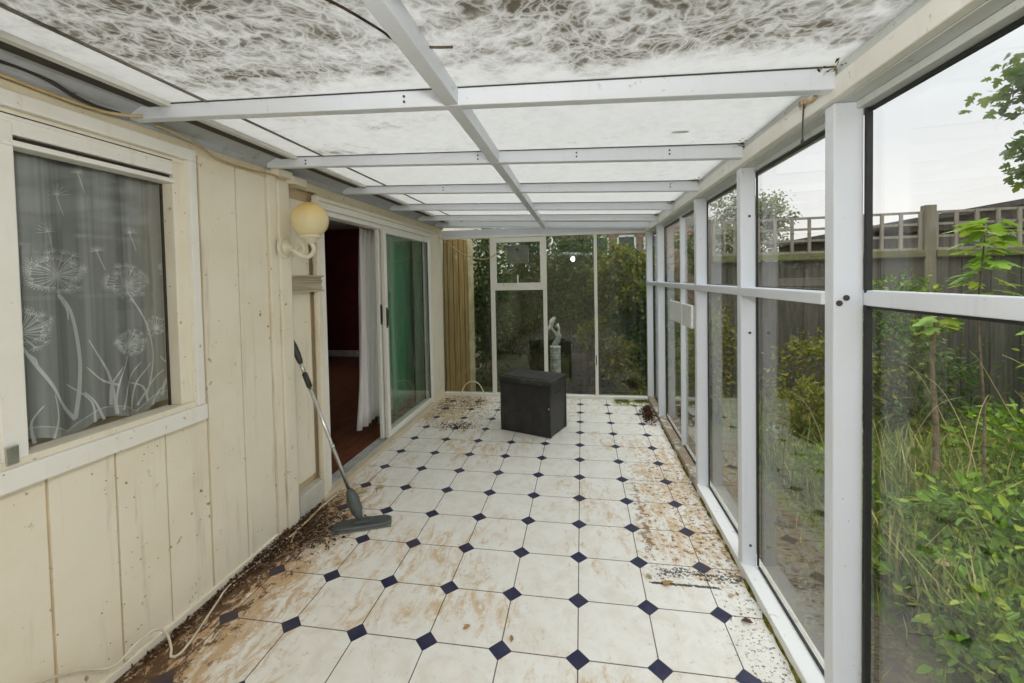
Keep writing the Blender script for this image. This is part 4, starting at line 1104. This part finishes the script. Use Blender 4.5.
# dry stalks: one kind, repeated
def stalk():
    o = MB().tube(smooth_path([(0,0,0),(.02,.01,.3),(.07,.02,.62),(.16,.05,.88),(.27,.08,.98)], 4), [.0042-.0002*i for i in range(17)], 5).build('grass_stalk', M['dry'], None, True)
    return tag(o, 'dry straw coloured grass stalk arching over the green weeds', 'stalk', 'dry grass stalks')
st0 = stalk()
for i, (x, y, s, a, tl) in enumerate([(2.10,1.15,.9,.4,.1),(2.35,1.25,1.0,2.2,.25),(2.62,1.05,1.05,3.6,.3),(2.9,1.15,1.1,1.2,.1),(2.55,.85,.9,5.0,.3),(2.0,.75,.7,2.9,.3),(2.3,.65,.75,.9,.2),
        (3.1,1.0,1.0,4.2,.35),(1.95,1.45,.8,1.9,.2),(3.3,1.6,1.1,.2,.2),(2.75,1.9,1.0,3.0,.3),(1.75,1.5,.75,5.6,.1),(1.66,1.30,.72,1.3,.25),(2.45,1.0,1.0,4.6,.5),(2.85,.8,.9,2.6,.5),(3.5,1.2,1.0,3.9,.2),(2.2,1.75,.9,5.3,.35),(1.85,.95,.6,4.0,.6),(2.05,.95,1.0,1.0,.7),(2.5,1.35,1.1,5.5,.6),(2.7,.7,.8,3.3,.8),(2.15,.85,.9,4.4,.8),(3.0,1.4,1.15,2.0,.6),(1.95,1.25,.85,.2,.9),(2.4,.55,.7,1.7,.7),(2.65,1.3,1.2,4.9,.3),(2.8,1.1,1.0,.7,.9),(1.72,1.1,.7,3.0,.7),(1.68,1.5,.8,2.3,.4),(3.2,1.8,1.2,3.7,.5)]):
    o = st0 if i == 0 else st0.copy()
    if i: COL.objects.link(o)
    o.location = (x, y, G); o.scale = (s, s, s); o.rotation_euler = (tl*.6, tl*.4, a)
def gleaf(p, s, rot, lab):
    b = MB().leaf((0,0,0), (math.cos(rot), math.sin(rot), .1), (.2,-.3,1), s, s*.6, .2)
    o = b.build('fallen_leaf', M['dry']); o.location = p; so = o.modifiers.new('thick','SOLIDIFY'); so.thickness=.001
    tag(o, lab, 'leaf')
gleaf((1.62, .62, .10), .10, .2, 'yellow fallen leaf caught on the low plant by the glazing')
gleaf((1.52, 1.05, .03), .12, .9, 'pale fallen leaf lying in the weeds by the brick path')
# stones and a white block in the beds
def rock(p, s, mat, lab):
    b = MB().sphere((0,0,0), 1, 12, 7)
    b.v = [(v[0]*s[0]*random.uniform(.85,1.1), v[1]*s[1]*random.uniform(.85,1.1), v[2]*s[2]*random.uniform(.85,1.1)) for v in b.v]
    o = b.build('rock', mat); o.location = p; tag(o, lab, 'rock')
rock((1.95, 2.95, G+.03), (.14,.10,.08), M['stone'], 'pale stone lying behind the low yellow shrub')
rock((1.30, 1.30, -.115), (.07,.05,.035), M['barrel'], 'dark broken brick lying on the path nearest the sill')
rock((1.42, .95, -.115), (.09,.06,.035), M['barrel'], 'dark broken brick lying on the path among fallen leaves')

# ------------------------------------------------------------------ garden beyond the end glazing
bl = ['dense dark shrub outside the narrow end light','tall dark shrub behind the opening vent','dense dark shrub high behind the ribbed column','dark shrub with yellowing leaves in the right end light','dark hedge plant filling the right end of the end wall','low dark shrub at the foot of the right end light','low yellow shrub beside the ribbed column','tall dark evergreen furthest behind the vent','broad dark evergreen furthest behind the right end light']
bl.append('tall dark evergreen furthest left, seen past the tan boards')
bs = [((-1.38,4.70,1.1),(.33,.30,1.2),3000,'leaf_dark'),((-.72,5.4,1.35),(.50,.45,1.1),3600,'leaf_dark'),((.05,5.3,1.45),(.50,.42,.95),3400,'leaf_dark'),((.62,4.80,1.45),(.42,.34,.50),2200,'leaf_yellow'),((1.0,4.95,.75),(.45,.40,1.0),2600,'leaf_dark'),((.50,4.50,.30),(.24,.16,.34),900,'leaf_yellow'),((.17,4.62,.62),(.20,.14,.24),700,'leaf_yellow'),((-.75,6.35,1.9),(.95,.35,1.9),5200,'leaf_dark'),((.85,6.5,.85),(1.15,.4,1.15),4200,'leaf_dark'),((-2.0,6.95,1.2),(.75,.25,1.9),3200,'leaf_dark')]
for lab, (c, r, n, mt) in zip(bl, bs): bush('shrub', c, r, n, .075, M[mt], lab, 'shrub', None, 6, False, None, .35)
# yellow weed by the right pane
bush('weed', (.72, 3.82, .18), (.07, .05, .22), 90, .055, M['leaf_yellow'], 'small yellow weed growing against the end glazing', 'plant', None, 2)
# back boundary
bf = empty('garden_wall', (-.3, 7.4, G)); tag(bf, 'low brown board fence behind the shrubs of the end garden', 'fence')
b = MB()
for k in range(40): b.box(-4.5+k*.16, -4.5+k*.16+.155, 7.4+.01*(k % 2), 7.42+.01*(k % 2), G, 1.55)
b.build('board', M['fence_wood'], bf)
# stone steps / edging beside the barrel
for i, (z, lab) in enumerate(((-.02, 'lower old stone slab of the edging beside the barrel'), (.12, 'upper old stone slab of the edging beside the barrel'))):
    o = MB().box(.12, .62, 4.72+.16*i, 4.95+.16*i, z-.14, z).build('stone_slab', M['barrel'] if i == 0 else plain('dark_stone', (.12,.115,.10), .9), None, False, .01)
    tag(o, lab, 'slab')
# brown barrel
o = MB().lathe([(.11,0),(.125,.10),(.135,.25),(.13,.42),(.118,.52),(.10,.535),(.02,.54)], (-.02, 4.45, G), 24).build('water_barrel', M['barrel'], None, True)
tag(o, 'dark brown round barrel standing beside the ribbed white column', 'barrel')
# ribbed column with a twisted white figure
su = empty('garden_ornament', (-.335, 4.30, G)); tag(su, 'white twisted garden ornament standing on a ribbed column', 'ornament')
pr = [(.085,0),(.085,.03)]
for k in range(15): z = .04+k*.040; pr += [(.066,z),(.073,z+.010),(.073,z+.026),(.066,z+.036)]
pr += [(.078,.645),(.078,.665),(.03,.67)]
MB().lathe(pr, (-.335,4.30,G), 24).build('column', M['stone'], su, True)
b = MB()
pts = []
for k in range(26):
    t = k/25; a = t*2*PI*1.15 - .6
    pts.append((-.335 + .045*math.sin(a) - .02*t, 4.30 + .03*math.cos(a), G+.66 + .40*t))
b.tube(pts, [.034 - .014*abs(math.sin(PI*(i/25)))*0 - .016*(i/25) + .010*math.sin(9*i/25) for i in range(26)], 10)
b.build('figure', M['stone'], su, True)
for k, (dx, dz, L) in enumerate(((-.07,.30,.16),(.05,.34,.13),(-.02,.42,.12),(.06,.22,.10))):
    q = Vector((-.345+dx*.3, 4.30, G+.66+dz*.8))
    MB().tube([q, q+Vector((dx*.6,-.02,.03)), q+Vector((dx*1.0,-.03,-.02)), q+Vector((dx*1.05,-.02,-.07))], [.014,.026,.020,.006], 8).build('frond', M['stone'], su, True)
# neighbouring house, upper storey seen over the shrubs
hs = empty('house', (1.6, 11.0, G)); tag(hs, 'brick neighbouring house with white framed windows beyond the end garden', 'house')
MB().box(-.6, 3.2, 11.0, 16, G, 3.4).build('wall', M['brick'], hs)
b = MB(); b.hexa([(-.9,10.7,3.4),(3.4,10.7,3.4),(3.4,16.3,3.4),(-.9,16.3,3.4)], [(-.9,13.4,5.0),(3.4,13.4,5.0),(3.4,13.6,5.0),(-.9,13.6,5.0)]); b.build('roof', M['roof_tile'], hs)
for x in (.30, 1.05, 1.78):
    f = MB(); a, bq, c, d = x, x+.52, 1.75, 2.62
    f.box(a, bq, 10.95, 11.02, c, c+.05).box(a, bq, 10.95, 11.02, d-.05, d).box(a, a+.05, 10.95, 11.02, c, d).box(bq-.05, bq, 10.95, 11.02, c, d).box(a, bq, 10.95, 11.02, (c+d)/2-.02, (c+d)/2+.02)
    fo = f.build('window', M['white_plastic'], hs)
    MB().box(a+.05, bq-.05, 10.975, 11.0, c+.05, d-.05).build('pane', M['dark_glass'], fo)

# ------------------------------------------------------------------ light
wd = bpy.data.worlds.new('overcast_sky'); scene.world = wd; wd.use_nodes = True
nt = wd.node_tree; nt.nodes.clear()
out = nt.nodes.new('ShaderNodeOutputWorld'); bg = nt.nodes.new('ShaderNodeBackground')
tc = nt.nodes.new('ShaderNodeTexCoord'); sp = nt.nodes.new('ShaderNodeSeparateXYZ')
nt.links.new(tc.outputs['Generated'], sp.inputs[0])
cr = nt.nodes.new('ShaderNodeValToRGB'); nt.links.new(sp.outputs[2], cr.inputs[0])
SKY = 1.0
stops = [(0.0, (.66,.63,.60)), (.12, (.65,.64,.635)), (.30, (.60,.615,.64)), (.55, (1.1,1.13,1.17)), (1.0, (2.4,2.44,2.5))]
el = cr.color_ramp.elements
while len(el) < len(stops): el.new(.5)
for e, (p, c) in zip(el, stops): e.position = p; e.color = (*[x*SKY for x in c], 1)
nz = nt.nodes.new('ShaderNodeTexNoise'); nz.inputs['Scale'].default_value = 2.2; nz.inputs['Detail'].default_value = 5
mp_ = nt.nodes.new('ShaderNodeMapping'); mp_.inputs['Scale'].default_value = (1,1,3); nt.links.new(tc.outputs['Generated'], mp_.inputs[0]); nt.links.new(mp_.outputs[0], nz.inputs['Vector'])
mr = nt.nodes.new('ShaderNodeMapRange'); mr.inputs[1].default_value = .3; mr.inputs[2].default_value = .7; mr.inputs[3].default_value = .92; mr.inputs[4].default_value = 1.06
nt.links.new(nz.outputs['Fac'], mr.inputs[0])
mu = nt.nodes.new('ShaderNodeVectorMath'); mu.operation = 'SCALE'; nt.links.new(cr.outputs[0], mu.inputs[0]); nt.links.new(mr.outputs[0], mu.inputs['Scale'])
nt.links.new(mu.outputs[0], bg.inputs['Color']); bg.inputs['Strength'].default_value = 1.0
nt.links.new(bg.outputs[0], out.inputs[0])

# the photographer's flash, mirrored in the end glazing of the photograph
fd = bpy.data.lights.new('flash', 'POINT'); fd.energy = 27; fd.shadow_soft_size = .05; fd.color = (1, .98, .95)
fo = bpy.data.objects.new('flash', fd); COL.objects.link(fo); fo.location = (-.16, -1.60, 1.89)
# ------------------------------------------------------------------ camera
cd = bpy.data.cameras.new('camera'); cam = bpy.data.objects.new('camera', cd); COL.objects.link(cam)
f_px, cy_px = 427.857, 290.95
cd.sensor_width = 36; cd.sensor_fit = 'HORIZONTAL'; cd.lens = f_px/1024*36
cd.shift_x = 0; cd.shift_y = (cy_px - 341.5)/1024
cd.clip_start = .02; cd.clip_end = 200
a, b, c = .16157106812679095, .028416619338815504, -.019453733090890202
base = Matrix(((1,0,0),(0,0,-1),(0,1,0)))
yaw = Matrix(((math.cos(a), math.sin(a), 0), (-math.sin(a), math.cos(a), 0), (0,0,1)))
pit = Matrix(((1,0,0),(0,math.cos(b),-math.sin(b)),(0,math.sin(b),math.cos(b))))
rol = Matrix(((math.cos(c),-math.sin(c),0),(math.sin(c),math.cos(c),0),(0,0,1)))
R = rol @ pit @ base @ yaw
rot = Matrix((R[0], -R[1], -R[2])).transposed()
cam.matrix_world = Matrix.Translation((.0351, -1.5941, 1.4449)) @ rot.to_4x4()
scene.camera = cam

scene.cycles.use_denoising = True
scene.cycles.max_bounces = 10; scene.cycles.diffuse_bounces = 5; scene.cycles.transparent_max_bounces = 24
scene.cycles.caustics_reflective = False; scene.cycles.caustics_refractive = False
scene.cycles.sample_clamp_indirect = 6
vs = scene.view_settings
scene.display_settings.display_device = 'sRGB'
vs.view_transform = 'Standard'; vs.look = 'None'; vs.gamma = 1; vs.use_curve_mapping = False
vs.exposure = 0.74
